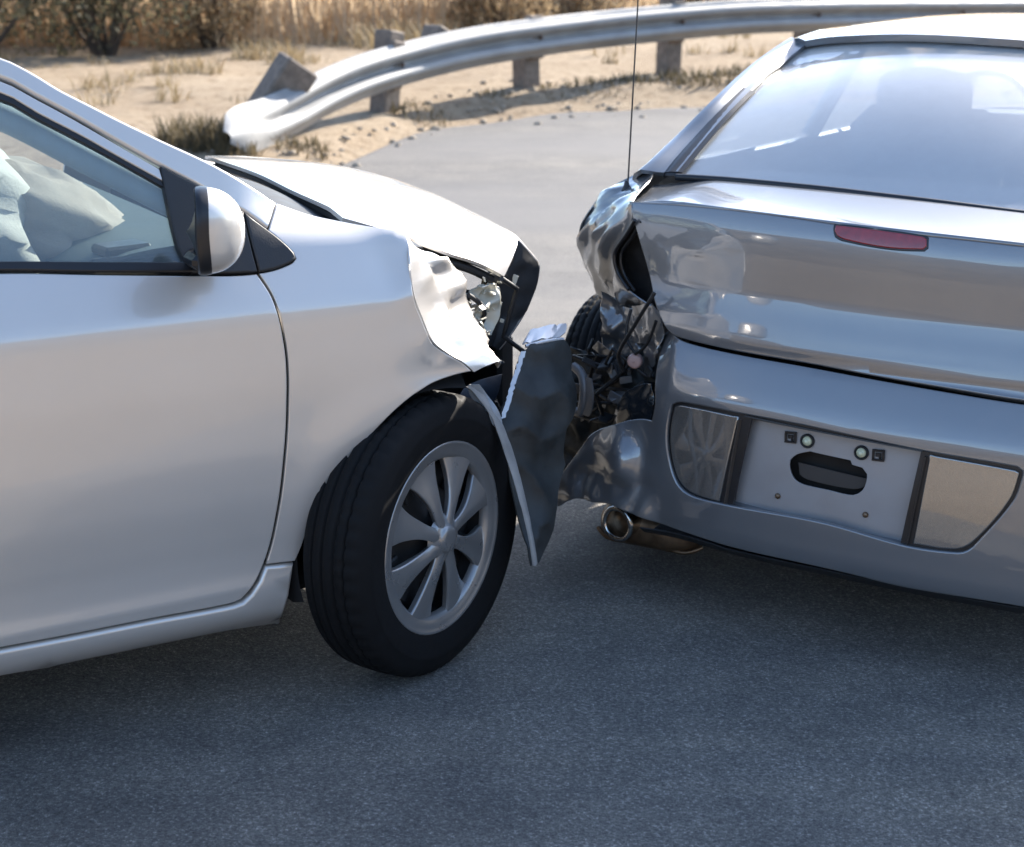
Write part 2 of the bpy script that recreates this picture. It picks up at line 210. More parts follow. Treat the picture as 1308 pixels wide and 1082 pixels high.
def car_paint(name, col, metal, rough, coat_r, dust, coat_ior=1.5):
    m, nt, b = newmat(name)
    n, o = tex(nt, 3.2, 6, .6)
    d = [min(1, c*.9 + .1*t) for c, t in zip(col, (.42, .36, .28))]
    nt.links.new(ramp(nt, o, [(.42, col), (.75, d)]), b.inputs['Base Color'])
    n2, o2 = tex(nt, 1400, 1)
    rr = node(nt, 'ShaderNodeMapRange', i_1=.2, i_2=.8, i_3=rough*.8, i_4=rough*1.2)
    nt.links.new(o2, rr.inputs[0]); nt.links.new(rr.outputs[0], b.inputs['Roughness'])
    b.inputs['Metallic'].default_value = metal
    b.inputs['Coat Weight'].default_value = 1.0; b.inputs['Coat IOR'].default_value = coat_ior
    n3, o3 = tex(nt, 9, 6, .65)
    cr = node(nt, 'ShaderNodeMapRange', i_1=.4, i_2=.8, i_3=coat_r, i_4=coat_r + dust)
    nt.links.new(o3, cr.inputs[0]); nt.links.new(cr.outputs[0], b.inputs['Coat Roughness'])
    return m
def glass_mat(name, tint, haze, hazecol=(.8, .84, .86), ior=1.6, film=0.):
    m, nt, b = newmat(name)
    nt.nodes.remove(b); out = nt.nodes['Material Output']
    tr = node(nt, 'ShaderNodeBsdfTransparent'); tr.inputs[0].default_value = (*tint, 1)
    gl = node(nt, 'ShaderNodeBsdfGlossy', i_Roughness=.015); gl.inputs[0].default_value = (1, 1, 1, 1)
    df = node(nt, 'ShaderNodeBsdfDiffuse'); df.inputs[0].default_value = (*hazecol, 1)
    tl = node(nt, 'ShaderNodeBsdfTranslucent'); tl.inputs[0].default_value = (*hazecol, 1)
    ad = node(nt, 'ShaderNodeMixShader', i_0=.5)
    nt.links.new(df.outputs[0], ad.inputs[1]); nt.links.new(tl.outputs[0], ad.inputs[2])
    n, o = tex(nt, 7, 6, .65)
    mr = node(nt, 'ShaderNodeMapRange', i_1=.3, i_2=.75, i_3=haze*.9, i_4=haze*1.12)
    nt.links.new(o, mr.inputs[0])
    m1 = node(nt, 'ShaderNodeMixShader')
    nt.links.new(mr.outputs[0], m1.inputs[0]); nt.links.new(tr.outputs[0], m1.inputs[1]); nt.links.new(ad.outputs[0], m1.inputs[2])
    lw = node(nt, 'ShaderNodeLayerWeight', i_Blend=.5); f0 = ((ior - 1)/(ior + 1))**2
    pw = node(nt, 'ShaderNodeMath', operation='POWER', i_1=5.); nt.links.new(lw.outputs['Facing'], pw.inputs[0])
    fr = node(nt, 'ShaderNodeMapRange', i_1=0., i_2=1., i_3=f0, i_4=.9); nt.links.new(pw.outputs[0], fr.inputs[0])
    m2 = node(nt, 'ShaderNodeMixShader')
    nt.links.new(fr.outputs[0], m2.inputs[0]); nt.links.new(m1.outputs[0], m2.inputs[1]); nt.links.new(gl.outputs[0], m2.inputs[2])
    if film:
        g2 = node(nt, 'ShaderNodeBsdfGlossy', i_Roughness=.42); g2.inputs[0].default_value = (1, 1, 1, 1)
        m3 = node(nt, 'ShaderNodeMixShader', i_0=film)
        nt.links.new(m2.outputs[0], m3.inputs[1]); nt.links.new(g2.outputs[0], m3.inputs[2]); m2 = m3
    nt.links.new(m2.outputs[0], out.inputs[0])
    return m

# ------------------------------------------------------------------ geometry
def catmull(pts, step, closed=True, corner=38):
    P = [np.array(p, float) for p in pts]; n = len(P)
    def isc(i):
        if not closed and i in (0, n-1): return True
        a = P[i] - P[i-1]; b = P[(i+1) % n] - P[i]
        c = (a @ b)/(np.linalg.norm(a)*np.linalg.norm(b) + 1e-12)
        return c < math.cos(rad(corner))
    cor = [isc(i) for i in range(n)]
    out = []
    for i in range(n if closed else n-1):
        j = (i+1) % n
        p1, p2 = P[i], P[j]; L = np.linalg.norm(p2 - p1)
        m1 = (p2 - P[i-1])/ (np.linalg.norm(p2-p1)+np.linalg.norm(p1-P[i-1])+1e-9)*L if not cor[i] else None
        k = (j+1) % n
        m2 = (P[k] - p1)/(np.linalg.norm(P[k]-p2)+L+1e-9)*L if not cor[j] else None
        ch = p2 - p1
        if m1 is None and m2 is None: m1 = m2 = ch
        elif m1 is None: m1 = 1.5*ch - .5*m2
        elif m2 is None: m2 = 1.5*ch - .5*m1
        q = max(1, int(math.ceil(L/step)))
        for a in range(q):
            t = a/q
            out.append((2*t**3-3*t**2+1)*p1 + (t**3-2*t**2+t)*m1 + (-2*t**3+3*t**2)*p2 + (t**3-t**2)*m2)
    if not closed: out.append(P[-1])
    return out
def inside(px, py, poly):
    x, y = poly[:, 0], poly[:, 1]; x2, y2 = np.roll(x, -1), np.roll(y, -1)
    c = (y > py) != (y2 > py)
    with np.errstate(divide='ignore', invalid='ignore'):
        xi = (x2 - x)*(py - y)/(y2 - y) + x
    return bool(np.count_nonzero(c & (px < xi)) % 2)
def area2(poly):
    x, y = poly[:, 0], poly[:, 1]
    return float(np.sum(x*np.roll(y, -1) - np.roll(x, -1)*y))/2
def offset_in(poly, d):
    a = np.roll(poly, -1, 0) - np.roll(poly, 1, 0)
    ln = np.linalg.norm(a, axis=1)[:, None] + 1e-9
    a = a/ln
    sg = 1 if area2(poly) > 0 else -1
    return poly + sg*d*np.stack([-a[:, 1], a[:, 0]], 1)

class G:
    """collects shapes and links them as one mesh object"""
    def __init__(s): s.v = []; s.n = []; s.f = []
    def add(s, v, f, n=None, flat=False):
        v = [Vector(p) for p in v]
        if flat:
            for q in f:
                nn = Vector((0, 0, 0))
                for i in range(len(q)):
                    a, b = v[q[i]], v[q[(i+1) % len(q)]]
                    nn += Vector(((a.y-b.y)*(a.z+b.z), (a.z-b.z)*(a.x+b.x), (a.x-b.x)*(a.y+b.y)))
                if nn.length: nn.normalize()
                o = len(s.v); s.v += [v[i] for i in q]; s.n += [nn]*len(q); s.f.append(tuple(range(o, o+len(q))))
            return s
        if n is None:
            n = [Vector((0, 0, 0)) for _ in v]
            for q in f:
                nn = Vector((0, 0, 0))
                for i in range(len(q)):
                    a, b = v[q[i]], v[q[(i+1) % len(q)]]
                    nn += Vector(((a.y-b.y)*(a.z+b.z), (a.z-b.z)*(a.x+b.x), (a.x-b.x)*(a.y+b.y)))
                for i in q: n[i] += nn
        o = len(s.v); s.v += v
        s.n += [(Vector(x).normalized() if Vector(x).length > 1e-14 else Vector((0, 0, 1))) for x in n]
        s.f += [tuple(i+o for i in q) for q in f]
        return s
    def panel(s, outline, surf, hint, step=.025, thick=.014, bev=.003, inset=0., holes=(), lift=0., smooth=True, eps=.004, roll=None, back=True):
        """a sheet cut to an outline on a surface, with a rounded edge and thickness"""
        def loop(o, ins):
            p = np.array(catmull(o, step) if smooth else catmull(o, step, corner=1))
            if area2(p) < 0: p = p[::-1]
            return offset_in(p, ins) if ins else p
        loops = [loop(outline, inset + bev)] + [loop(h, -(bev))[::-1] for h in holes]
        pts = []; edges = []
        for lp in loops:
            o = len(pts); k = len(lp)
            pts += [Vector((float(a), float(b))) for a, b in lp]; edges += [(o+i, o+(i+1) % k) for i in range(k)]
        lo, hi = loops[0].min(0), loops[0].max(0)
        allb = np.concatenate(loops)
        for i in range(int((hi[0]-lo[0])/step)+1):
            for j in range(int((hi[1]-lo[1])/step)+1):
                x = lo[0] + (i + .5 + .5*(j % 2) - .25)*step; y = lo[1] + (j+.5)*step
                if not inside(x, y, loops[0]) or any(inside(x, y, h) for h in loops[1:]): continue
                if ((allb[:, 0]-x)**2 + (allb[:, 1]-y)**2).min() < (.45*step)**2: continue
                pts.append(Vector((x, y)))
        V, E, F, ov, oe, of = delaunay_2d_cdt(pts, edges, [], 0, 1e-7)
        Fk = []
        for q in F:
            cx = sum(V[i].x for i in q)/len(q); cy = sum(V[i].y for i in q)/len(q)
            if inside(cx, cy, loops[0]) and not any(inside(cx, cy, h) for h in loops[1:]): Fk.append(q)
        hv = Vector(hint)
        def pn(u, v):
            p = Vector(surf(u, v)); du = Vector(surf(u+eps, v)) - Vector(surf(u-eps, v)); dv = Vector(surf(u, v+eps)) - Vector(surf(u, v-eps))
            n = du.cross(dv); n.normalize()
            return p, (n if n.dot(hv) >= 0 else -n)
        P = []; N = []
        for q in V:
            p, n = pn(q.x, q.y); P.append(p + n*lift); N.append(n)
        nf = []
        for q in Fk:
            a, b, c = (P[i] for i in q[:3])
            nf.append(tuple(q) if (b-a).cross(c-a).dot(N[q[0]]) > 0 else tuple(reversed(q)))
        s.add(P, nf, N)
        if back: s.add([p - n*thick for p, n in zip(P, N)], [tuple(reversed(q)) for q in nf], [-n for n in N])
        rb = roll or bev
        for lp in loops:                                              # rounded rim
            k = len(lp); PP = []; NN = []
            for i in range(k):
                u, v = lp[i]; p, n = pn(u, v); p = p + n*lift
                a, b = lp[i-1], lp[(i+1) % k]
                tg = Vector(surf(*b)) - Vector(surf(*a)); 
                if tg.length < 1e-9: tg = Vector((1, 0, 0))
                tg.normalize(); t = tg.cross(n)
                e2 = np.array([b[1]-a[1], -(b[0]-a[0])]); e2 = e2/(np.linalg.norm(e2)+1e-9)*1e-3
                tt = Vector(surf(u+e2[0], v+e2[1])) - Vector(surf(u, v))
                if t.dot(tt) < 0: t = -t
                PP += [p, p + t*bev*.38 - n*rb*.08, p + t*bev*.72 - n*rb*.30, p + t*bev*.95 - n*rb*.7, p + t*bev - n*rb*1.15, p + t*bev - n*(thick)]
                NN += [n, (n*.92+t*.38), (n*.7+t*.7), (n*.38+t*.92), t, t]
            ff = []
            for i in range(k):
                j = (i+1) % k
                for a in range(5):
                    ff.append((i*6+a, i*6+a+1, j*6+a+1, j*6+a))
            q = ff[2]
            if (PP[q[1]]-PP[q[0]]).cross(PP[q[3]]-PP[q[0]]).dot(NN[q[0]]) < 0: ff = [tuple(reversed(x)) for x in ff]
            s.add(PP, ff, NN)
        return s
    def sheet(s, P, thick=.004, flip=False):
        """a grid of points made into a thin solid sheet"""
        R, C = len(P), len(P[0])
        v = [Vector(p) for r in P for p in r]
        f = [(i*C+j, i*C+j+1, (i+1)*C+j+1, (i+1)*C+j) for i in range(R-1) for j in range(C-1)]
        if flip: f = [tuple(reversed(q)) for q in f]
        n = [Vector((0, 0, 0)) for _ in v]
        for q in f:
            m = (v[q[2]]-v[q[0]]).cross(v[q[3]]-v[q[1]])
            for i in q: n[i] += m
        n = [x.normalized() if x.length > 1e-14 else Vector((0, 0, 1)) for x in n]
        s.add(v, f, n)
        if thick:
            w = [a - b*thick for a, b in zip(v, n)]
            s.add(w, [tuple(reversed(q)) for q in f], [-x for x in n])
            bd = [j for j in range(C)] + [i*C+C-1 for i in range(1, R)] + [(R-1)*C+j for j in range(C-2, -1, -1)] + [i*C for i in range(R-2, 0, -1)]
            k = len(bd); vv = [v[i] for i in bd] + [w[i] for i in bd]
            ff = [(i, i+k, (i+1) % k + k, (i+1) % k) for i in range(k)]
            if flip: ff = [tuple(reversed(q)) for q in ff]
            s.add(vv, ff, flat=True)
        return s
    def box(s, c, size, rot=None, ch=.004):
        hx, hy, hz = (x/2 for x in size); ch = min(ch, hx*.8, hy*.8, hz*.8)
        M = rot if rot is not None else Matrix.Identity(3); c = Vector(c)
        V = []; idx = {}
        for sx in (-1, 1):
            for sy in (-1, 1):
                for sz in (-1, 1):
                    for ax in range(3):
                        p = [sx*hx, sy*hy, sz*hz]
                        for b in range(3):
                            if b != ax: p[b] -= (sx, sy, sz)[b]*ch
                        idx[(sx, sy, sz, ax)] = len(V); V.append(c + M @ Vector(p))
        F = []
        def put(q):
            ctr = sum((V[i] for i in q), Vector())/len(q)
            n = (V[q[1]]-V[q[0]]).cross(V[q[2]]-V[q[0]])
            F.append(tuple(q) if n.dot(ctr - c) > 0 else tuple(reversed(q)))
        for ax in range(3):
            o = [a for a in range(3) if a != ax]
            for sg in (-1, 1):
                q = []
                for a, b in ((-1, -1), (1, -1), (1, 1), (-1, 1)):
                    k = [0, 0, 0]; k[ax] = sg; k[o[0]] = a; k[o[1]] = b; q.append(idx[(*k, ax)])
                put(q)
            for a in (-1, 1):
                for b in (-1, 1):
                    k1 = [0, 0, 0]; k1[o[0]] = a; k1[o[1]] = b; k2 = list(k1); k1[ax] = -1; k2[ax] = 1
                    put([idx[(*k1, o[0])], idx[(*k2, o[0])], idx[(*k2, o[1])], idx[(*k1, o[1])]])
        for sx in (-1, 1):
            for sy in (-1, 1):
                for sz in (-1, 1): put([idx[(sx, sy, sz, a)] for a in range(3)])
        return s.add(V, F, flat=True)
    def tube(s, pts, r, n=8, cap=True, smooth=.02):
        P = [Vector(p) for p in pts]
        if smooth and len(P) > 2: P = [Vector(p) for p in catmull([tuple(p) for p in P], smooth, False, 60)]
        rr = r if callable(r) else (lambda t: r)
        V = []; up = Vector((0, 0, 1)); N = []
        t0 = (P[1]-P[0]).normalized()
        a = t0.cross(up if abs(t0.z) < .9 else Vector((1, 0, 0))).normalized()
        for i, p in enumerate(P):
            t = (P[min(i+1, len(P)-1)] - P[max(i-1, 0)]).normalized()
            a = (a - t*a.dot(t)).normalized(); b = t.cross(a)
            q = rr(i/(len(P)-1))
            for k in range(n):
                an = 2*math.pi*k/n; d = a*math.cos(an) + b*math.sin(an)
                V.append(p + d*q); N.append(d)
        m = len(P)
        F = [(i*n+k, i*n+(k+1) % n, (i+1)*n+(k+1) % n, (i+1)*n+k) for i in range(m-1) for k in range(n)]
        s.add(V, F, N)
        if cap:
            s.add(V[:n], [tuple(reversed(range(n)))], flat=True); s.add(V[-n:], [tuple(range(n))], flat=True)
        return s
    def lathe(s, prof, c=(0, 0, 0), axis=(0, -1, 0), n=48, mod=None, a0=0., a1=2*math.pi):
        ax = Vector(axis).normalized(); c = Vector(c)
        u = ax.cross(Vector((0, 0, 1)) if abs(ax.z) < .9 else Vector((1, 0, 0))).normalized(); w = ax.cross(u)
        full = abs(a1-a0-2*math.pi) < 1e-6; m = n if full else n+1
        V = []; k = len(prof)
        for i in range(m):
            an = a0 + (a1-a0)*i/n; d = u*math.cos(an) + w*math.sin(an)
            for j, (r, h) in enumerate(prof):
                if mod: r = mod(j, r, h, i)
                V.append(c + d*r + ax*h)
        F = [(i*k+j, i*k+j+1, ((i+1) % m)*k+j+1, ((i+1) % m)*k+j) for i in range(n) for j in range(k-1)]
        return s.add(V, F)
    def blob(s, c, r, n=16, m=10, fn=None, rot=None):
        c = Vector(c); M = rot if rot is not None else Matrix.Identity(3)
        V = []
        for i in range(m+1):
            th = math.pi*i/m
            for k in range(n):
                ph = 2*math.pi*k/n
                d = Vector((math.sin(th)*math.cos(ph), math.sin(th)*math.sin(ph), math.cos(th)))
                q = fn(d) if fn else 1.
                V.append(c + M @ Vector((d.x*r[0]*q, d.y*r[1]*q, d.z*r[2]*q)))
        F = [(i*n+k, (i+1)*n+k, (i+1)*n+(k+1) % n, i*n+(k+1) % n) for i in range(m) for k in range(n)]
        return s.add(V, F)
    def build(s, name, mat, parent=None, label=None, loc=None):
        me = bpy.data.meshes.new(name)
        me.from_pydata([tuple(v) for v in s.v], [], s.f)
        me.materials.append(mat)
        me.polygons.foreach_set('use_smooth', [True]*len(me.polygons))
        me.normals_split_custom_set_from_vertices([tuple(n) for n in s.n])
        o = bpy.data.objects.new(name, me); COL.objects.link(o)
        if parent: o.parent = parent
        if label: o['label'] = label
        if loc: o.location = loc
        return o
def tag(o, label, cat, group=None):
    o['label'] = label; o['category'] = cat
    if group: o['group'] = group
    return o
def thing(name, label, cat, loc=(0, 0, 0), rz=0., group=None):
    o = bpy.data.objects.new(name, None); COL.objects.link(o)
    o.empty_display_size = .2
    o.location = loc; o.rotation_euler = (0, 0, rz)
    return tag(o, label, cat, group)
def structure(o): o['kind'] = 'structure'; return o
def stuff(o): o['kind'] = 'stuff'; return o
def nz(p, s=1.): return noise.noise(Vector(p)*s)
def ridge(p, s): return 1 - 2*abs(noise.noise(Vector(p)*s))
def lerp(a, b, t): return tuple(x + (y-x)*t for x, y in zip(a, b))
def resample(pts, n):
    P = [np.array(p, float) for p in catmull(pts, .01, False, 60)]
    d = np.concatenate([[0], np.cumsum([np.linalg.norm(P[i+1]-P[i]) for i in range(len(P)-1)])])
    P = np.array(P)
    return [tuple(np.interp(t, d, P[:, k]) for k in range(P.shape[1])) for t in np.linspace(0, d[-1], n)]
def coons(c0, c1, nu, nv):
    a = resample(c0, nu); b = resample(c1, nu)
    return [[lerp(a[i], b[i], j/(nv-1)) for i in range(nu)] for j in range(nv)]

# ------------------------------------------------------------------ the place
TZ = pchip([(-400,0),(6,0),(8,.035),(9.5,.11),(10.7,.19),(12,.26),(13,.315),(14,.385),(15.3,.43),(18,.50),(22,.58),(30,.9),(50,1.6),(120,3.),(400,3.)])
EDGE = [(-60,17),(-30,10.6),(-14,8.2),(-6,8.3),(-3.2,8.8),(-1.92,9.5),(-1.3,10.6),(-.6,12.6),(.04,13.1),(.6,13.5),(1.7,13.75),(4,14.3),(8,15.6),(20,21),(60,44)]
ED = pchip(EDGE)
def ground_z(x, y):
    z = TZ(y)
    if y > 60: z += 10*sstep(60, 200, y)*(.7 + .6*noise.noise(Vector((x*.02, y*.02, 8.))))
    if 7 < y < 40 and -14 < x < 12: z += .105*sstep(.1, .65, y - ED(x))*(1 - sstep(19, 26, y))
    ax = abs(x)
    if ax > 40 and abs(y) <= 400: z += 6*sstep(40, 160, ax)*(.75+.5*noise.noise(Vector((x*.02, y*.02, 5.))))
    return z
def road_far(x): return ED(x) + .12*noise.noise(Vector((x*1.7, 0, 0)))
def road_near(x): return 1.35 - .02*x + .1*noise.noise(Vector((x*1.3, 5., 0)))

def mat_sand():
    m, nt, b = newmat('dry_sandy_ground')
    n1, o1 = tex(nt, .55, 7, .6); n2, o2 = tex(nt, 9, 6, .65); n3, o3 = tex(nt, 60, 4, .6)
    c1 = ramp(nt, o1, [(.25, (.33, .25, .17)), (.48, (.44, .345, .24)), (.75, (.50, .405, .295))])
    c2 = ramp(nt, o2, [(.30, (.40, .33, .25)), (.5, (.9, .88, .86)), (.8, (1, 1, 1))])
    mx = node(nt, 'ShaderNodeMix', data_type='RGBA', blend_type='MULTIPLY'); mx.inputs[0].default_value = .75
    nt.links.new(c1, mx.inputs[6]); nt.links.new(c2, mx.inputs[7])
    nt.links.new(mx.outputs[2], b.inputs['Base Color']); b.inputs['Roughness'].default_value = .95
    b.inputs['Specular IOR Level'].default_value = .2
    ad = node(nt, 'ShaderNodeMath', operation='ADD'); nt.links.new(o2, ad.inputs[0]); nt.links.new(o3, ad.inputs[1])
    bump(nt, b, ad.outputs[0], .9, .05)
    return m
def mat_asphalt():
    m, nt, b = newmat('worn_asphalt')
    n1, o1 = tex(nt, 140, 4, .78); v1, vo = tex(nt, 150, kind='voronoi'); n2, o2 = tex(nt, 1.1, 6, .6, stretch=(.22, 1.0, 1)); n3, o3 = tex(nt, 3.2, 7, .7)
    n4, o4 = tex(nt, 520, 2, .6)
    base = ramp(nt, o1, [(.27, (.040, .038, .036)), (.44, (.105, .100, .092)), (.58, (.175, .167, .152)), (.68, (.40, .38, .35))])
    speck = ramp(nt, o4, [(.55, (.0, .0, .0)), (.78, (.16, .16, .155))])
    a1 = node(nt, 'ShaderNodeMix', data_type='RGBA', blend_type='ADD'); a1.inputs[0].default_value = .8
    nt.links.new(base, a1.inputs[6]); nt.links.new(speck, a1.inputs[7])
    wear = ramp(nt, o2, [(.34, (.70, .71, .73)), (.50, (1, 1, 1)), (.66, (1.32, 1.28, 1.2))])
    m1 = node(nt, 'ShaderNodeMix', data_type='RGBA', blend_type='MULTIPLY'); m1.inputs[0].default_value = 1
    nt.links.new(a1.outputs[2], m1.inputs[6]); nt.links.new(wear, m1.inputs[7])
    blot = ramp(nt, o3, [(.3, (.72, .72, .74)), (.6, (1.08, 1.06, 1.04))])
    m2 = node(nt, 'ShaderNodeMix', data_type='RGBA', blend_type='MULTIPLY'); m2.inputs[0].default_value = 1
    nt.links.new(m1.outputs[2], m2.inputs[6]); nt.links.new(blot, m2.inputs[7])
    # streaky mix towards one flat grey, stronger on the far lane
    tc = node(nt, 'ShaderNodeTexCoord'); sp = node(nt, 'ShaderNodeSeparateXYZ'); nt.links.new(tc.outputs['Object'], sp.inputs[0])
    mr = node(nt, 'ShaderNodeMapRange', i_1=4.2, i_2=8.5, i_3=0., i_4=.62); nt.links.new(sp.outputs[1], mr.inputs[0])
    n5, o5 = tex(nt, .9, 5, .6, stretch=(.16, .75, 1))
    md = node(nt, 'ShaderNodeMapRange', i_1=.36, i_2=.58, i_3=.12, i_4=1.2); nt.links.new(o5, md.inputs[0])
    mu = node(nt, 'ShaderNodeMath', operation='MULTIPLY'); nt.links.new(mr.outputs[0], mu.inputs[0]); nt.links.new(md.outputs[0], mu.inputs[1])
    m3 = node(nt, 'ShaderNodeMix', data_type='RGBA'); nt.links.new(mu.outputs[0], m3.inputs[0])
    nt.links.new(m2.outputs[2], m3.inputs[6]); m3.inputs[7].default_value = (.155, .15, .145, 1)
    nt.links.new(m3.outputs[2], b.inputs['Base Color'])
    b.inputs['Roughness'].default_value = .85; b.inputs['Specular IOR Level'].default_value = .3
    ad = node(nt, 'ShaderNodeMath', operation='ADD'); nt.links.new(o1, ad.inputs[0]); nt.links.new(vo, ad.inputs[1])
    bump(nt, b, ad.outputs[0], .45, .005)
    return m

def build_ground():
    xs = np.unique(np.concatenate([np.linspace(-600, -60, 28), np.linspace(-60, -12, 33), np.linspace(-12, 14, 105), np.linspace(14, 60, 31), np.linspace(60, 600, 28)]))
    ys = np.unique(np.concatenate([np.linspace(-600, -40, 40), np.linspace(-40, -8, 30), np.linspace(-8, 8, 41), np.linspace(8, 26, 91), np.linspace(26, 60, 35), np.linspace(60, 900, 50)]))
    V = []
    for y in ys:
        for x in xs:
            z = ground_z(x, y)
            if road_near(x) < y < road_far(x): z -= .03*sstep(0, .25, min(y-road_near(x), road_far(x)-y))
            if 7 < y < 30 and abs(x) < 20: z += .035*noise.noise(Vector((x*1.4, y*1.4, 0))) + .02*noise.noise(Vector((x*4, y*4, 1.)))
            elif y < -3: z += .03*noise.noise(Vector((x*.8, y*.8, 0)))
            V.append((x, y, z))
    C = len(xs)
    F = [(i*C+j, i*C+j+1, (i+1)*C+j+1, (i+1)*C+j) for i in range(len(ys)-1) for j in range(C-1)]
    g = G(); g.add(V, F); structure(g.build('ground', mat_sand()))
def build_road():
    xs = np.unique(np.concatenate([np.linspace(-60, -8, 40), np.linspace(-8, 10, 120), np.linspace(10, 60, 40)]))
    V = []; n = 60
    for x in xs:
        a, b = road_near(x), road_far(x)
        for k in range(n+1):
            y = a + (b-a)*k/n
            V.append((x, y, TZ(y) + .004 + (0 if 0 < k < n else -.03)))
    k = n+1
    F = [(i*k+j, (i+1)*k+j, (i+1)*k+j+1, i*k+j+1) for i in range(len(xs)-1) for j in range(n)]
    g = G(); g.add(V, F); structure(g.build('road', mat_asphalt()))
build_ground(); build_road()
def build_hills():
    m, nt, b = newmat('scrubby_hillside')
    n1, o1 = tex(nt, .05, 8, .7); n2, o2 = tex(nt, .35, 6, .7)
    c1 = ramp(nt, o1, [(.3, (.085, .068, .048)), (.5, (.15, .115, .08)), (.7, (.215, .17, .115))]); c2 = ramp(nt, o2, [(.35, (.5, .5, .42)), (.55, (1, 1, 1))])
    mx = node(nt, 'ShaderNodeMix', data_type='RGBA', blend_type='MULTIPLY'); mx.inputs[0].default_value = .8
    nt.links.new(c1, mx.inputs[6]); nt.links.new(c2, mx.inputs[7]); nt.links.new(mx.outputs[2], b.inputs['Base Color']); b.inputs['Roughness'].default_value = 1
    V = []; na, nr = 150, 26
    for i in range(na+1):
        az = rad(75 + 225*i/na)
        for k in range(nr+1):
            q = k/nr; r = 26 + 230*q
            x, y = r*math.sin(az), r*math.cos(az)
            fade = sstep(0, 12, i)*sstep(0, 12, na-i)
            h = fade*(.30*(r - 26))*(1 - .55*q)*(1 + .42*noise.noise(Vector((x*.016, y*.016, 1.5)))) + fade*2.2*noise.noise(Vector((x*.07, y*.07, 4.)))*min(1, q*6)
            V.append((x, y, max(h, -.3) - .25*(1 - min(1, q*8))))
    F = [(i*(nr+1)+k, (i+1)*(nr+1)+k, (i+1)*(nr+1)+k+1, i*(nr+1)+k+1) for i in range(na) for k in range(nr)]
    g = G(); g.add(V, F); structure(g.build('hills', m))
build_hills()

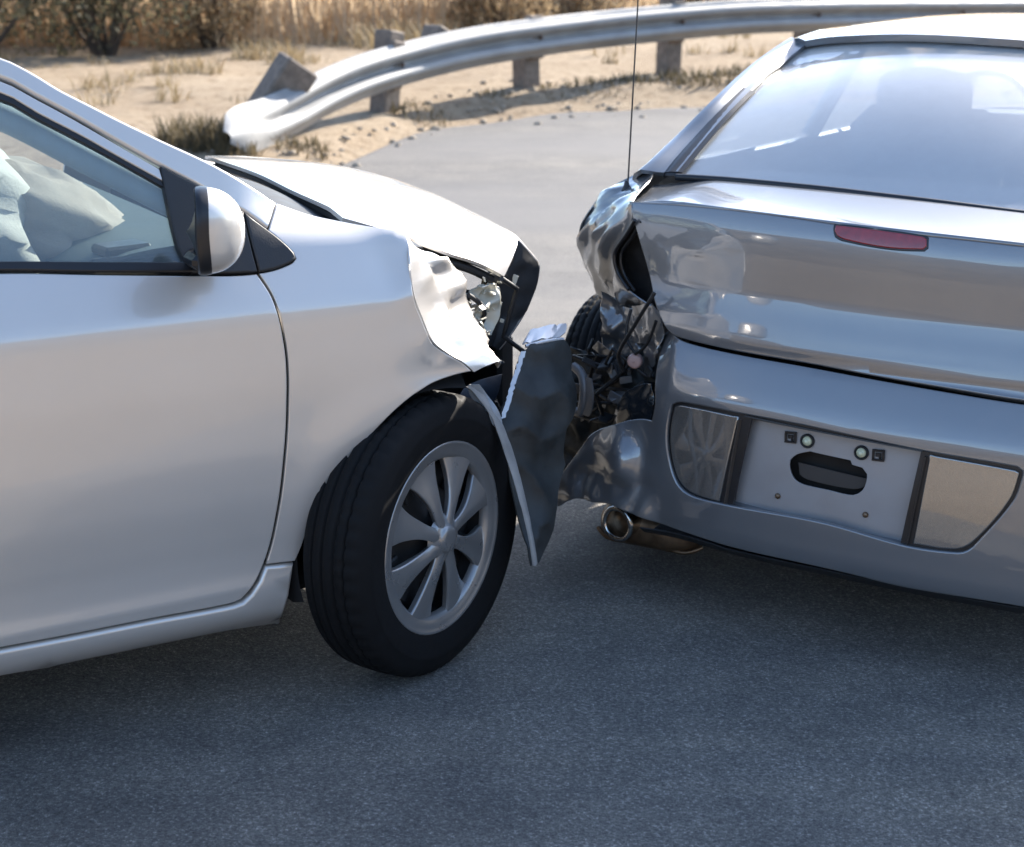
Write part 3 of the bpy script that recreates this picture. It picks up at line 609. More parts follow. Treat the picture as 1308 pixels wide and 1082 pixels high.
# guard rail -------------------------------------------------------
M_GALV = simple('galvanised_steel', (.31, .31, .305), .66, .18, var=.16, vscale=5)
M_WOOD = simple('weathered_timber', (.19, .155, .125), .9, var=.35, vscale=18, bmp=.6, bscale=60)
M_BOLT = simple('rusty_bolt', (.12, .08, .06), .7, .5)
def build_rail():
    root = thing('guard_rail', 'bent galvanised guard rail on timber posts, its near end crumpled to the ground', 'guard rail', (-1.75, 10.75, .19))
    R0 = Vector((-1.75, 10.75, .19))
    path = [Vector(p) for p in catmull(OUT['rail'] + [(9.6, 20.7, 1.0), (14.0, 23.9, 1.02), (20.0, 28.2, 1.1)], .12, False, 80)]
    ln = [0]
    for i in range(1, len(path)): ln.append(ln[-1] + (path[i]-path[i-1]).length)
    prof = [(-.158, .0), (-.150, .018), (-.135, .020), (-.112, .046), (-.098, .078), (-.075, .083), (-.052, .080), (-.034, .046), (-.016, .012), (0, .004),
            (.016, .012), (.034, .046), (.052, .080), (.075, .083), (.098, .078), (.112, .046), (.135, .020), (.150, .018), (.158, .0)]
    P = []
    for i, p in enumerate(path):
        t = (path[min(i+1, len(path)-1)] - path[max(i-1, 0)]).normalized()
        s = ln[i]
        nrm = Vector((t.y, -t.x, 0)).normalized()                     # towards the road
        up = nrm.cross(t); up = up if up.z > 0 else -up
        e = 1 - sstep(.1, 1.3, s)                                     # crumpled end
        tw = rad(-16)*e + rad(-10)*(1 - sstep(1, 4.5, s)) + .06*noise.noise(Vector((s*.8, 0, 0)))
        u2 = up*math.cos(tw) + nrm*math.sin(tw); n2 = nrm*math.cos(tw) - up*math.sin(tw)
        fl = .35 + .65*sstep(-.05, .35, s); wd = (.25 + .75*math.sqrt(1 - (1 - min(s/.30, 1))**2))*(1 + .05*e)
        row = []
        for h, o in prof:
            o = o*(1-e) + e*(.075*math.cos(h/.158*math.pi*.5) - .02)
            q = p + u2*h*wd + n2*(o*fl - .04)
            q += Vector((nz((q.x*3, q.y*3, q.z*6)), nz((q.x*3+9, q.y*3, q.z*6)), nz((q.x*3, q.y*3+9, q.z*6))))*.018*e
            row.append(q - R0)
        P.append(row)
    g = G(); g.sheet(P, .006); g.build('beam', M_GALV, root)
    # posts
    pts = OUT['posts'] + [(6.5, 18.5, .42), (8.1, 19.65, .45), (9.7, 20.8, .45), (11.3, 21.95, .45), (12.9, 23.1, .45), (14.5, 24.25, .45), (16.1, 25.4, .45)]
    for i, (x, y, z) in enumerate(pts):
        z = ground_z(x, y)
        # beam passing point nearest in x
        k = min(range(len(path)), key=lambda q: abs(path[q].x - x) + abs(path[q].y - y))
        b = path[k]; t = (path[min(k+1, len(path)-1)] - path[max(k-1, 0)]).normalized(); yaw = math.atan2(t.y, t.x)
        lean = ([rad(9), rad(-2), rad(2), rad(-1), rad(1)] + [0]*9)[i]
        M = Matrix.Rotation(yaw, 3, 'Z') @ Matrix.Rotation(lean, 3, 'Y')
        off = Vector((-t.y, t.x, 0)).normalized()*.17
        top = b.z + ([.26, .14, .25, .17] + [.16]*9)[i]
        c = Vector((b.x, b.y, 0)) + off
        hgt = top - z + .35
        g = G(); g.box(Vector((c.x, c.y, top - hgt/2)) - R0, (.19, .17, hgt), M, .012); g.build('post', M_WOOD, root)
        g = G(); g.box(Vector((b.x, b.y, b.z)) + off*.45 - R0, (.15, .10, .36), M, .01); g.build('spacer_block', M_WOOD, root)
        g = G(); nn = -off.normalized(); g.lathe([(0, .012), (.014, .010), (.02, 0), (.02, -.01)], Vector((b.x, b.y, b.z)) + nn*.012 + Vector((0, 0, 0)) - R0, nn, 8); g.build('bolt', M_BOLT, root)
    # split post left leaning at the crumpled end
    x, y, z = OUT['block'][3]
    g = G(); M = Matrix.Rotation(rad(35), 3, 'Z') @ Matrix.Rotation(rad(33), 3, 'Y') @ Matrix.Rotation(rad(12), 3, 'X')
    g.box(Vector((x - .02, y + .42, z - .02)) - R0, (.27, .22, .62), M, .015); g.build('post', M_WOOD, root, label='snapped timber post tilted behind the crumpled rail end')
    x, y, z = OUT['posttops'][0]
    M = Matrix.Rotation(rad(52), 3, 'Z') @ Matrix.Rotation(rad(24), 3, 'Y')
    g = G(); g.box(Vector((x + .26, y + .42, z - .13)) - R0, (.24, .2, .30), M, .015); g.build('spacer_block', M_WOOD, root, label='twisted spacer block standing up behind the rail')
build_rail()

# vegetation ---------------------------------------------------------
def leafmat(name, a, b_, rough=.75, trans=.25):
    m, nt, b = newmat(name)
    n, o = tex(nt, 5.5, 4, .7)
    nt.links.new(ramp(nt, o, [(.3, a), (.68, b_)]), b.inputs['Base Color']); b.inputs['Roughness'].default_value = rough
    b.inputs['Specular IOR Level'].default_value = .25
    out = nt.nodes['Material Output']; tl = node(nt, 'ShaderNodeBsdfTranslucent'); nt.links.new(b.inputs['Base Color'].links[0].from_socket, tl.inputs[0])
    mx = node(nt, 'ShaderNodeMixShader', i_0=trans); nt.links.new(b.outputs[0], mx.inputs[1]); nt.links.new(tl.outputs[0], mx.inputs[2]); nt.links.new(mx.outputs[0], out.inputs[0])
    return m
M_OLIVE = leafmat('olive_leaf', (.075, .072, .042), (.17, .15, .09), .75, .4)
M_DRYL = leafmat('dry_leaf', (.20, .145, .085), (.40, .30, .18), .75, .4)
M_REED = leafmat('dry_reed', (.50, .38, .25), (.74, .60, .42), .8, .5)
M_GRASS = leafmat('dry_grass', (.24, .18, .10), (.46, .36, .21), .8, .2)
M_WEED = leafmat('green_weed', (.09, .075, .04), (.22, .17, .10))
M_TWIG = simple('brown_twig', (.085, .062, .045), .9, var=.3)
def quads(cards, name, mat, parent=None):
    V = np.array(cards, float).reshape(-1, 3); n = len(V)//4
    me = bpy.data.meshes.new(name)
    me.from_pydata(V.tolist(), [], [(4*i, 4*i+1, 4*i+2, 4*i+3) for i in range(n)]); me.materials.append(mat)
    o = bpy.data.objects.new(name, me); COL.objects.link(o)
    if parent: o.parent = parent
    return o
def blade(x, y, z, h, w, lean, az, rng):
    dx, dy = math.cos(az), math.sin(az); sx, sy = -dy*w, dx*w
    m = .55
    a = (x, y, z); mid = (x + dx*lean*.35, y + dy*lean*.35, z + h*m); tp = (x + dx*lean, y + dy*lean, z + h)
    return [(a[0]-sx, a[1]-sy, a[2]), (a[0]+sx, a[1]+sy, a[2]), (mid[0]+sx*.8, mid[1]+sy*.8, mid[2]), (mid[0]-sx*.8, mid[1]-sy*.8, mid[2]),
            (mid[0]-sx*.8, mid[1]-sy*.8, mid[2]), (mid[0]+sx*.8, mid[1]+sy*.8, mid[2]), (tp[0]+sx*.1, tp[1]+sy*.1, tp[2]), (tp[0]-sx*.1, tp[1]-sy*.1, tp[2])]
def shrub(x, y, rx, h, n, mat, label, seed, dens=1.):
    rng = random.Random(seed); z = ground_z(x, y) - .05
    root = thing('shrub', label, 'shrub', (x, y, z), 0, 'shrubs beyond the sandy verge')
    lobes = [(rng.uniform(-.6, .6)*rx, rng.uniform(-.5, .5)*rx, rng.uniform(.30, .75)*h, rng.uniform(.28, .5)*rx, rng.uniform(.22, .4)*h) for _ in range(11)]
    cs = []
    for _ in range(n):
        lx, ly, lz, lr, lh = rng.choice(lobes)
        d = Vector((rng.gauss(0, 1), rng.gauss(0, 1), rng.gauss(0, 1))).normalized()*rng.uniform(.55, 1.08)
        p = Vector((lx + d.x*lr, ly + d.y*lr, max(.05, lz + d.z*lh)))
        s = rng.uniform(.02, .05)
        a = Vector((rng.gauss(0, 1), rng.gauss(0, 1), rng.gauss(0, 1))).normalized(); b = a.cross(Vector((rng.gauss(0, 1), rng.gauss(0, 1), rng.gauss(0, 1)))).normalized()
        cs += [p - a*s, p - b*s*.45, p + a*s, p + b*s*.45]
    quads([tuple(q) for q in cs], 'foliage', mat, root)
    g = G()
    for lx, ly, lz, lr, lh in lobes:
        g.tube([(lx*.1, ly*.1, 0), (lx*.5, ly*.5, lz*.55), (lx, ly, lz + lh*.4)], lambda t: .03*(1-t) + .006, 5, False, 0)
    g.build('stem', M_TWIG, root)
SH = [(-5.6, 16.6, 1.5, 2.0, 5200, M_OLIVE, 'dark olive shrub at the far left edge, beside the tan reeds'),
      (-4.35, 17.2, 1.25, 1.75, 4600, M_OLIVE, 'rounded dark olive shrub directly above the silver windscreen pillar'),
      (-3.4, 18.2, .9, 1.35, 2600, M_DRYL, 'brownish half dry shrub between olive shrubs and reeds'),
      (-7.6, 17.0, 1.7, 2.2, 3600, M_OLIVE, 'tall olive shrub beyond the left edge of the view'),
      (-.15, 20.2, .75, .95, 2400, M_DRYL, 'low brown shrub behind the highest bend of the guard rail'),
      (.75, 21.5, .85, .9, 2200, M_DRYL, 'wide brown shrub right of the twisted spacer block, behind the rail'),
      (2.9, 24.0, 1.2, 1.3, 2400, M_OLIVE, 'olive shrub far behind the straight part of the rail'),
      (6.2, 25.5, 1.4, 1.6, 2400, M_DRYL, 'dry brown shrub far right, behind the grey car roof')]
for i, a in enumerate(SH): shrub(a[0], a[1], a[2], a[3], a[4], a[5], a[6], 40+i)
def build_reeds():
    rng = random.Random(3); cs = []
    for _ in range(9000):
        x = rng.uniform(-13, 12); base = 18.2 + max(x + 3, 0)*.85 if x < 6 else 25.8
        y = base + abs(rng.gauss(0, 1.5)) + .5*noise.noise(Vector((x*.8, 0, 0)))
        if noise.noise(Vector((x*.55, y*.3, 2.))) < -.28: continue
        h = rng.uniform(.5, 1.9)*(1 + .5*noise.noise(Vector((x*.6, y*.5, 0))))
        cs += blade(x, y, ground_z(x, y) - .03, h, rng.uniform(.008, .02), rng.uniform(.1, .95), rng.uniform(0, 6.28), rng)
    o = stuff(quads(cs, 'dry_reeds', M_REED)); tag(o, 'tan dry reeds standing along the back of the sandy verge', 'reeds')
build_reeds()
def build_grass():
    rng = random.Random(9); cs = []; wd = []
    def clump(x, y, r, n, h, out):
        for _ in range(n):
            a = rng.uniform(0, 6.28); q = r*math.sqrt(rng.random())
            px, py = x + q*math.cos(a), y + q*math.sin(a)
            out.extend(blade(px, py, ground_z(px, py) - .02, h*rng.uniform(.4, 1.1), rng.uniform(.004, .010), h*rng.uniform(.2, .9), rng.uniform(0, 6.28), rng))
    for _ in range(330):
        x = rng.uniform(-9, 9); y = rng.uniform(11.2, 22)
        if y < road_far(x) + .5 or noise.noise(Vector((x*.5, y*.5, 4.))) < .05: continue
        clump(x, y, rng.uniform(.08, .25), 26, rng.uniform(.08, .22), cs)
    for x, y, r, n, h in [(-3.1, 15.2, .35, 160, .2), (-2.6, 17.0, .4, 200, .22), (-2.2, 16.3, .3, 120, .15), (-1.2, 18.2, .6, 320, .35)]: clump(x, y, r, n, h, cs)
    # browner weeds along the foot of the rail and greener ones at its end
    for x, y, r, n, h in [(.42, 13.85, .22, 110, .07), (.80, 14.15, .36, 190, .09), (1.12, 14.35, .2, 110, .12), (1.72, 14.55, .42, 300, .13), (1.45, 14.2, .2, 80, .06), (2.2, 15.1, .3, 150, .11), (-.1, 13.6, .2, 60, .06), (-.75, 12.75, .3, 130, .1),
                          (-2.05, 10.9, .22, 300, .24), (-2.25, 11.1, .25, 260, .22), (-1.85, 10.6, .16, 160, .12), (-1.45, 10.95, .2, 120, .1)]:
        clump(x, y, r, n, h, wd)
    tag(stuff(quads(cs, 'dry_grass', M_GRASS)), 'straw coloured dry grass tufts scattered over the sandy verge', 'grass')
    tag(stuff(quads(wd, 'verge_weeds', M_WEED)), 'brown green weeds along the foot of the guard rail', 'weeds')
build_grass()
def build_gravel():
    rng = random.Random(21); g = G()
    for _ in range(420):
        x = rng.uniform(-5, 6); y = road_far(x) + rng.gauss(.25, .45)
        r = rng.uniform(.008, .03)
        if y < road_far(x) - .8: continue
        sd = rng.random()*50
        g.blob((x, y, ground_z(x, y) + r*.2), (r*1.2, r, r*.7), 6, 4, lambda d: 1 + .35*nz((d.x+sd, d.y, d.z), 1.5))
    tag(stuff(g.build('gravel', simple('pale_stone', (.34, .28, .21), .95, var=.3))), 'small pale stones strewn along the road edge', 'gravel')
build_gravel()

# ------------------------------------------------------------------ silver car on the left
M_SILV = car_paint('silver_paint', (.655, .615, .565), .45, .35, .03, .08, 1.65)
M_SILVRAW = car_paint('silver_paint_torn', (.62, .62, .63), .45, .42, .12, .15)
M_BLK = simple('black_plastic', (.018, .019, .021), .55, bmp=.15)
M_BLKS = simple('satin_black_trim', (.012, .012, .014), .34)
M_RUB = simple('tyre_rubber', (.0075, .0075, .008), .75, spec=.2, var=.25, vscale=30)
M_DKMET = simple('dark_steel', (.05, .05, .052), .5, .6)
M_HUB = simple('silver_wheel_paint', (.33, .325, .32), .30, .62, .35, var=.07)
M_DARK = simple('dark_void_plastic', (.008, .008, .009), .8)
M_GLASSA = glass_mat('side_window_glass', (.84, .88, .88), .10, (.7, .80, .84))
M_DASH = simple('grey_green_dashboard', (.085, .105, .10), .6, bmp=.3)
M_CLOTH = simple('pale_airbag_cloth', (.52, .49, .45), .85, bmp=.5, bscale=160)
M_SEAT = simple('grey_seat_cloth', (.10, .11, .12), .9, bmp=.3)
M_TORN = simple('torn_bumper_plastic', (.024, .027, .027), .5, var=.65, vscale=16, bmp=.35, bscale=60)
M_LENS = simple('broken_lens_plastic', (.55, .53, .44), .25, coat=.5)
M_BLUE = simple('dark_blue_grey_liner', (.022, .030, .045), .35)

AX, AY = -.581208, 3.958635
A = thing('silver_sedan', 'silver sedan with crumpled front wing and hood, nose against the grey car', 'car', (AX, AY, 0), rad(30))
def PA(t): return Vector((t[0], -t[1], t[2]))          # (x, s, z) -> local point
def sideR(x, z): return (x, -side_s(x, z), z)
def sideL(x, z): return (x, side_s(x, z), z)
HR, HL = (0, -1, .15), (0, 1, .15)
def fend_surf(x, z):                                    # front wing with the buckle near its torn edge
    s = side_s(x, z)
    w = sstep(-.17, .02, x + .35*(.85 - z)*sstep(.85, .7, z)*0)
    s += w*(.012*math.sin((x*1.1 + z*.9)*26) *.5 + .012*ridge((x, 0, z), 7.))*sstep(.62, .72, z)
    s -= .020*math.exp(-(((x + .02)/.07)**2 + ((z - .70)/.05)**2))
    return (x, -s, z)
g = G(); g.panel(OUT['door'], sideR, HR, .0125, .02, .004, inset=.0005); DOOR = g.build('front_door', M_SILV, A)
g = G(); g.panel(OUT['fender'], fend_surf, HR, .0115, .010, .003)
fa = [PA(t) for t in resample(OUT['foldA'], 30)]; fb = [PA(t) for t in resample(OUT['foldB'], 30)]
P = []
for j in range(17):
    t = j/16; row = []
    for i in range(30):
        p = fa[i].lerp(fb[i], t)
        k = math.sin(math.pi*t)
        k *= sstep(-1, 9, i)
        p += Vector((.030, -.012, .012))*k*(.5 + .9*noise.noise(Vector((i*.16, t*2.2, 1.)))) + Vector((.034, -.008, .016))*k*ridge((i*.11 + t*.8, t*1.7 - i*.05, 7.), 1.6)*.6 + Vector((.0, .010, .004))*k*ridge((i*.3, t*2.2 + i*.1, 2.), 1.3)
        row.append(p)
    P.append(row)
g.sheet(P, .004, True)
WING = g.build('front_wing', M_SILV, A, label='crumpled silver wing with its torn front edge folded inwards')
g = G(); g.panel(OUT['sill'], sideR, HR, .035, .03, .009, roll=.011, inset=.0025); g.build('side_sill', M_SILV, A)
g = G(); g.panel(OUT['pillar'], sideR, HR, .025, .03, .009, roll=.010, lift=.001); g.build('windscreen_pillar', M_SILV, A)
g = G(); g.panel(OUT['doorframe'], sideR, HR, .03, .02, .003); g.build('window_frame', M_SILV, DOOR)
g = G(); g.panel(OUT['seal'], sideR, HR, .03, .012, .002, lift=-.004); g.build('window_seal', M_BLKS, DOOR)
g = G(); g.panel(OUT['glass'], sideR, HR, .04, .004, .001, lift=-.010); g.build('window_glass', M_GLASSA, DOOR)
g = G(); g.panel(OUT['belt'], sideR, HR, .03, .014, .004, lift=.004)
g.tube([sideR(x, z + .0015) for x, z in [(-1.47, 1.035), (-1.2, 1.018), (-.868, .989), (-.70, .9735), (-.51, .956)]], .0035, 6); g.build('window_moulding', M_BLKS, DOOR)
g = G(); g.panel(OUT['sail'], sideR, HR, .025, .02, .004, lift=.004); g.build('mirror_base', M_BLK, DOOR)
g = G(); g.panel(OUT['trim'], sideR, HR, .02, .016, .005, lift=.005); g.build('corner_trim', M_BLK, A)

# dark backing behind the panel gaps and behind the wing
g = G(); g.panel([(-2.2, .21), (-.36, .20), (-.40, .33), (-.34, .40), (-.30, .90), (-.36, .99), (-.55, .96), (-1.5, 1.0), (-2.2, 1.02)], lambda x, z: (x, -side_s(x, z) + .030, z), HR, .06, .02, .003)
g.panel([(-.34, .99), (-.30, .55), (-.2, .66), (-.05, .72), (-.05, .95)], lambda x, z: (x, -side_s(x, z) + .05, z), HR, .06, .02, .003)
g.panel([(-2.3, 1.33), (-1.1, 1.33), (-.80, 1.28), (-.37, 1.02), (-.34, 1.03), (-.78, 1.325), (-1.1, 1.40), (-2.3, 1.41)], lambda x, z: (x, -side_s(x, z) + .022, z), HR, .05, .01, .002)
g.build('door_frame', M_DARK, A)

# mirror
mx, my, mz = -.532, .950, 1.052
g = G()
def mfun(a, b, t):        # a across (s), b up (z), t depth
    e = (1 - t**2.6)**.5 if t < 1 else 0
    return e
P = []
for i in range(13):
    t = i/12; row = []
    for k in range(41):
        an = 2*math.pi*k/40; c, s_ = math.cos(an), math.sin(an)
        e = max(0., 1 - t**2.3)**.5
        r = (abs(c)**2.6 + abs(s_)**2.6)**(-1/2.6)
        yy = .078*c*r*e - .010*t; zz = (.078*s_*r*e)*(1 + .10*c) - .004*t
        row.append(Vector((mx + .078*t - .055*(c*.5)*(1-t), -my - yy, mz + zz)))
    P.append(row)
g.sheet(P, .003, True); MIR = g.build('mirror_housing', M_SILV, DOOR)
g = G()
ring = []
for k in range(41):
    an = 2*math.pi*k/40; c, s_ = math.cos(an), math.sin(an); r = (abs(c)**2.6 + abs(s_)**2.6)**(-1/2.6)
    ring.append((c*r, s_*r*(1 + .10*c), c))
def mp(q, sc, dx): return Vector((mx + dx - .0275*q[2], -my - .078*q[0]*sc, mz + .078*q[1]*sc))
g.sheet([[mp(q, 1.012, .009) for q in ring], [mp(q, 1.03, -.003) for q in ring], [mp(q, 1.015, -.012) for q in ring], [mp(q, .97, -.016) for q in ring], [mp(q, .92, -.010) for q in ring], [mp(q, .0, -.009) for q in ring]], .002, False)
g.tube([(mx + .02, -my + .06, mz - .05), (mx + .03, -.84, mz - .075), (mx + .03, -.80, mz - .08)], .022, 8)
g.box((mx + .035, -.865, mz - .072), (.085, .07, .03), None, .01)
g.build('mirror_bezel', M_BLKS, DOOR)

# hood: pushed back and buckled
hb = [t for t in OUT['hoodB']]; hf = [t for t in OUT['hoodF']]; hr = OUT['hoodR']
nu, nv = 44, 34
B0 = resample(hb, nu); F0 = resample(hf, nu); R0_ = resample(hr, nv); L0 = resample([hb[-1], (.20, -.69, .975), (.40, -.69, .935), hf[-1]], nv)
P = []; P2 = []
for j in range(nv):
    v = j/(nv-1); row = []; row2 = []
    for i in range(nu):
        u = i/(nu-1)
        q = []
        for k in range(3):
            a = (1-v)*B0[i][k] + v*F0[i][k] + (1-u)*R0_[j][k] + u*L0[j][k]
            b_ = (1-u)*(1-v)*B0[0][k] + u*(1-v)*B0[-1][k] + (1-u)*v*F0[0][k] + u*v*F0[-1][k]
            q.append(a - b_)
        k = math.sin(math.pi*u)*math.sin(math.pi*v)
        q[2] += .028*k + .010*k*ridge((q[0], q[1], 0), 2.2)
        row.append(PA(q)); q2 = (q[0], q[1]*.985, q[2] - .02); row2.append(PA(q2))
    P.append(row); P2.append(row2)
g = G(); g.sheet(P, .010, True); HOOD = g.build('hood', M_SILV, A, label='silver hood pushed back and lifted along its rear edge')
g = G(); g.sheet([r[1:-1] for r in P2[1:-1]], .012, True)
for a, b_ in ((R0_, -.03), (L0, .03)):
    g.tube([PA((q[0], q[1] + b_*(1), q[2] - .022)) for q in a[2:-2]], .012, 6)
g.build('hood_inner_frame', M_DKMET, HOOD)
# front lip of the hood, folded down
fl = OUT['flap']
def flap_pt(u, v):  # u 0..1 downwards, v 0..1 from near edge to outer edge
    L_ = resample([fl[10], fl[9], fl[8], fl[7]], 20); R_ = resample([fl[0], fl[1], fl[2], fl[3], fl[4], fl[5], fl[6]], 20)
    return L_, R_
L_, R_ = flap_pt(0, 0)
P = []; PF = []
for i in range(20):
    row = []; rf = []
    for j in range(12):
        t = j/11; q = lerp(L_[i], R_[i], t); d = .05*math.sin(math.pi*t*.5)
        row.append(PA((q[0], q[1] - d*.35 + .010*nz((i*.4, t*3, 0)), q[2])))
        rf.append(PA((q[0] + .006*t, q[1] - d*.35 - .018, q[2] + .004)))
    P.append(row); PF.append(rf)
g = G(); g.sheet(P, .008); g.build('hood_lip_frame', M_BLK, HOOD)
g = G(); g.sheet(PF, .006); g.tube([PA((q[0] + .006, q[1] - .03, q[2])) for q in R_], .009, 8); g.build('hood_lip', M_SILV, HOOD)
g = G()
for u, v, w, h in [(.42, .62, .016, .026), (.60, .45, .010, .016), (.30, .30, .01, .012), (.75, .55, .012, .010)]:
    i = int(u*19); j = int(v*11); p = P[i][j]; g = G(); g.box(p + Vector((0, -.010, 0)), (w, .004, h), Matrix.Rotation(.4, 3, 'Y'), .001)
    g.build('frame_opening', M_LENS, HOOD)

# cowl, wipers, windscreen, roof
M_GLASSW = glass_mat('windscreen_glass', (.86, .91, .90), .04)
def mirrorPath(pts): return [(x, -y, z) for x, y, z in pts]
pl = [Vector(sideR(x, z)) for x, z in [(-.30, 1.03), (-.3812, 1.105), (-.4411, 1.141), (-.55, 1.20), (-.65, 1.257), (-.745, 1.318), (-.85, 1.365), (-1.0, 1.398)]]
pl = [p + Vector((0, .020, -.014)) for p in pl]
def cross(a, b, n, up, fw):
    out = []
    for i in range(n):
        t = i/(n-1); k = math.sin(math.pi*t)
        out.append(a.lerp(b, t) + Vector((fw*k, 0, up*k)))
    return out
prs = [(p, Vector((p.x, -p.y, p.z))) for p in [Vector(q) for q in resample([tuple(p) for p in pl], 18)]]
g = G(); g.sheet([cross(a, b, 24, -.012, .05) for i, (a, b) in enumerate(prs)], .005); g.build('windscreen', M_GLASSW, A)
rf = [Vector(sideR(x, z)) + Vector((0, .015, 0)) for x, z in [(-1.0, 1.40), (-1.2, 1.43), (-1.5, 1.443), (-2.1, 1.438), (-2.45, 1.405)]]
g = G(); g.sheet([cross(p, Vector((p.x, -p.y, p.z)), 24, .035, .10*max(0, 1-i*.25)) for i, p in enumerate(rf)], .02); g.build('roof', M_SILV, A)
g = G()
cw = [[PA((-.36 + .20*math.sin(math.pi*(s+.72)/1.44), s, 1.0)) for s in np.linspace(-.72, .72, 25)],
      [PA((-.28 + .19*math.sin(math.pi*(s+.72)/1.44), s, .985)) for s in np.linspace(-.72, .72, 25)],
      [PA((-.14 + .13*math.sin(math.pi*(s+.72)/1.44), s, .945)) for s in np.linspace(-.72, .72, 25)],
      [PA((.03 + .08*math.sin(math.pi*(s+.72)/1.44), s, .915)) for s in np.linspace(-.72, .72, 25)]]
g.sheet(cw, .02, True); g.build('cowl_panel', M_BLK, A)
for a, b_ in (((-.12, .30, .985), (-.33, -.28, 1.07)), ((-.10, -.28, .99), (-.20, -.72, 1.05))):
    g = G(); g.tube([PA(a), PA(lerp(a, b_, .45)), PA(b_)], .007, 6, smooth=0)
    g.box(PA(lerp(a, b_, .05)), (.05, .05, .02), None, .006)
    g.build('wiper_arm', simple('grey_wiper', (.25, .25, .26), .4, .3), A)

def plane_fit0(pts):
    P = np.array([[p[0], -p[1], p[2]] for p in pts]); c = P.mean(0); u, s_, vt = np.linalg.svd(P - c)
    return Vector(c), Vector(vt[0]), Vector(vt[1]), Vector(vt[2])
# inside of the nose
g = G()
g.box((.02, 0, .62), (.10, 1.10, .50), None, .02); g.box((.20, .05, .60), (.36, .75, .36), None, .05); g.box((.12, .42, .74), (.26, .22, .16), None, .03)
g.tube([(.1, -.2, .80), (.25, -.1, .83), (.35, .1, .80), (.33, .3, .70)], .03, 10)
g.tube([(.05, -.45, .80), (.20, -.40, .82), (.33, -.30, .74)], .014, 8)
g.build('engine', M_DARK, A)
g = G(); g.box((.34, .05, .46), (.05, 1.0, .36), Matrix.Rotation(.12, 3, 'Z'), .01); g.build('radiator', M_DKMET, A)
g = G(); g.tube([(.30, -.50, .46), (.42, -.2, .46), (.48, .3, .48), (.46, .72, .50)], .05, 8); g.build('bumper_beam', M_DKMET, A)
g = G(); g.lathe([(.335, .0), (.352, .02), (.356, .10), (.354, .30), (.12, .32)], (0, -.845, .316), (0, 1, 0), 40, None, rad(-195), rad(-78)); g.build('wheel_arch_liner', M_DARK, A)
g = G(); g.box((-.12, -.50, .45), (.05, .16, .5), None, .01); g.tube([(0, -.62, .32), (.0, -.52, .62), (.0, -.50, .82)], .035, 10); g.box((.0, -.35, .24), (.12, .5, .06), None, .02); g.build('suspension_strut', M_DKMET, A)
g = G()
rng = random.Random(5)
for (x, s, z) in OUT['gapbits'] + [(.255, .56, .74), (.235, .60, .70), (.28, .53, .77), (.245, .57, .81), (.23, .60, .735), (.29, .52, .735), (.262, .55, .76)]:
    for _ in range(2):
        M = Matrix.Rotation(rng.uniform(0, 3), 3, 'Z') @ Matrix.Rotation(rng.uniform(0, 3), 3, 'X')
        g.box(PA((x + rng.gauss(0, .014), s + rng.gauss(0, .014), z + rng.gauss(0, .016))), (rng.uniform(.01, .03), rng.uniform(.006, .018), .004), M, .001)
stuff(g.build('headlamp_fragments', M_LENS, A))
g = G()
for _ in range(14):
    M = Matrix.Rotation(rng.uniform(0, 3), 3, 'Z') @ Matrix.Rotation(rng.uniform(0, 3), 3, 'X')
    g.box(PA((rng.uniform(.20, .30), rng.uniform(.42, .54), rng.uniform(.60, .80))), (rng.uniform(.02, .06), rng.uniform(.008, .03), rng.uniform(.004, .012)), M, .003)
for k in range(5):
    x0 = rng.uniform(.12, .3); g.tube([PA((x0, .6, .82 - k*.03)), PA((x0 + .07, .55, .78 - k*.05)), PA((x0 + .05, .52, .66)), PA((x0 + .12, .55, .60))], .006, 6)
stuff(g.build('lamp_bracket', M_BLK, A))
hc, h0, h1, h2 = plane_fit0(OUT['housing'])
if h2.y > 0: h2 = -h2
g = G(); g.panel([((PA(t) - hc).dot(h0), (PA(t) - hc).dot(h1)) for t in OUT['housing']], lambda u, v: hc + h0*u + h1*v + h2*(.022*ridge((u, v, 0.), 16.) + .012*nz((u*40, v*40, 3.))), tuple(h2), .006, .004, .001)
g.build('headlamp_housing', M_LENS, A, label='crushed cream headlamp housing')

# wheels
def tyre_mesh():
    prof = [(.205, -.080), (.207, -.088), (.222, -.0965), (.245, -.1025), (.262, -.1035), (.2625, -.1045), (.270, -.1045), (.271, -.1025), (.286, -.0995), (.300, -.092), (.309, -.081), (.3135, -.070),
            (.3148, -.058), (.3150, -.0545), (.3085, -.0535), (.3085, -.0475), (.3155, -.0465), (.3160, -.030), (.3160, -.023), (.3090, -.022), (.3090, -.014), (.3163, -.013), (.3165, .0)]
    prof = prof + [(r, -h) for r, h in reversed(prof[:-1])]
    n = 216
    def mod(j, r, h, i):
        a = abs(h)
        if .056 < a < .090 and r > .300 and i % 4 == 0: return r - .0045
        if .024 < a < .046 and r > .314 and i % 3 == 0: return r - .003
        return r
    prof = [(r, h*.80 - .021) for r, h in prof]
    return G().lathe(prof, (0, 0, 0), (0, 1, 0), n, mod)
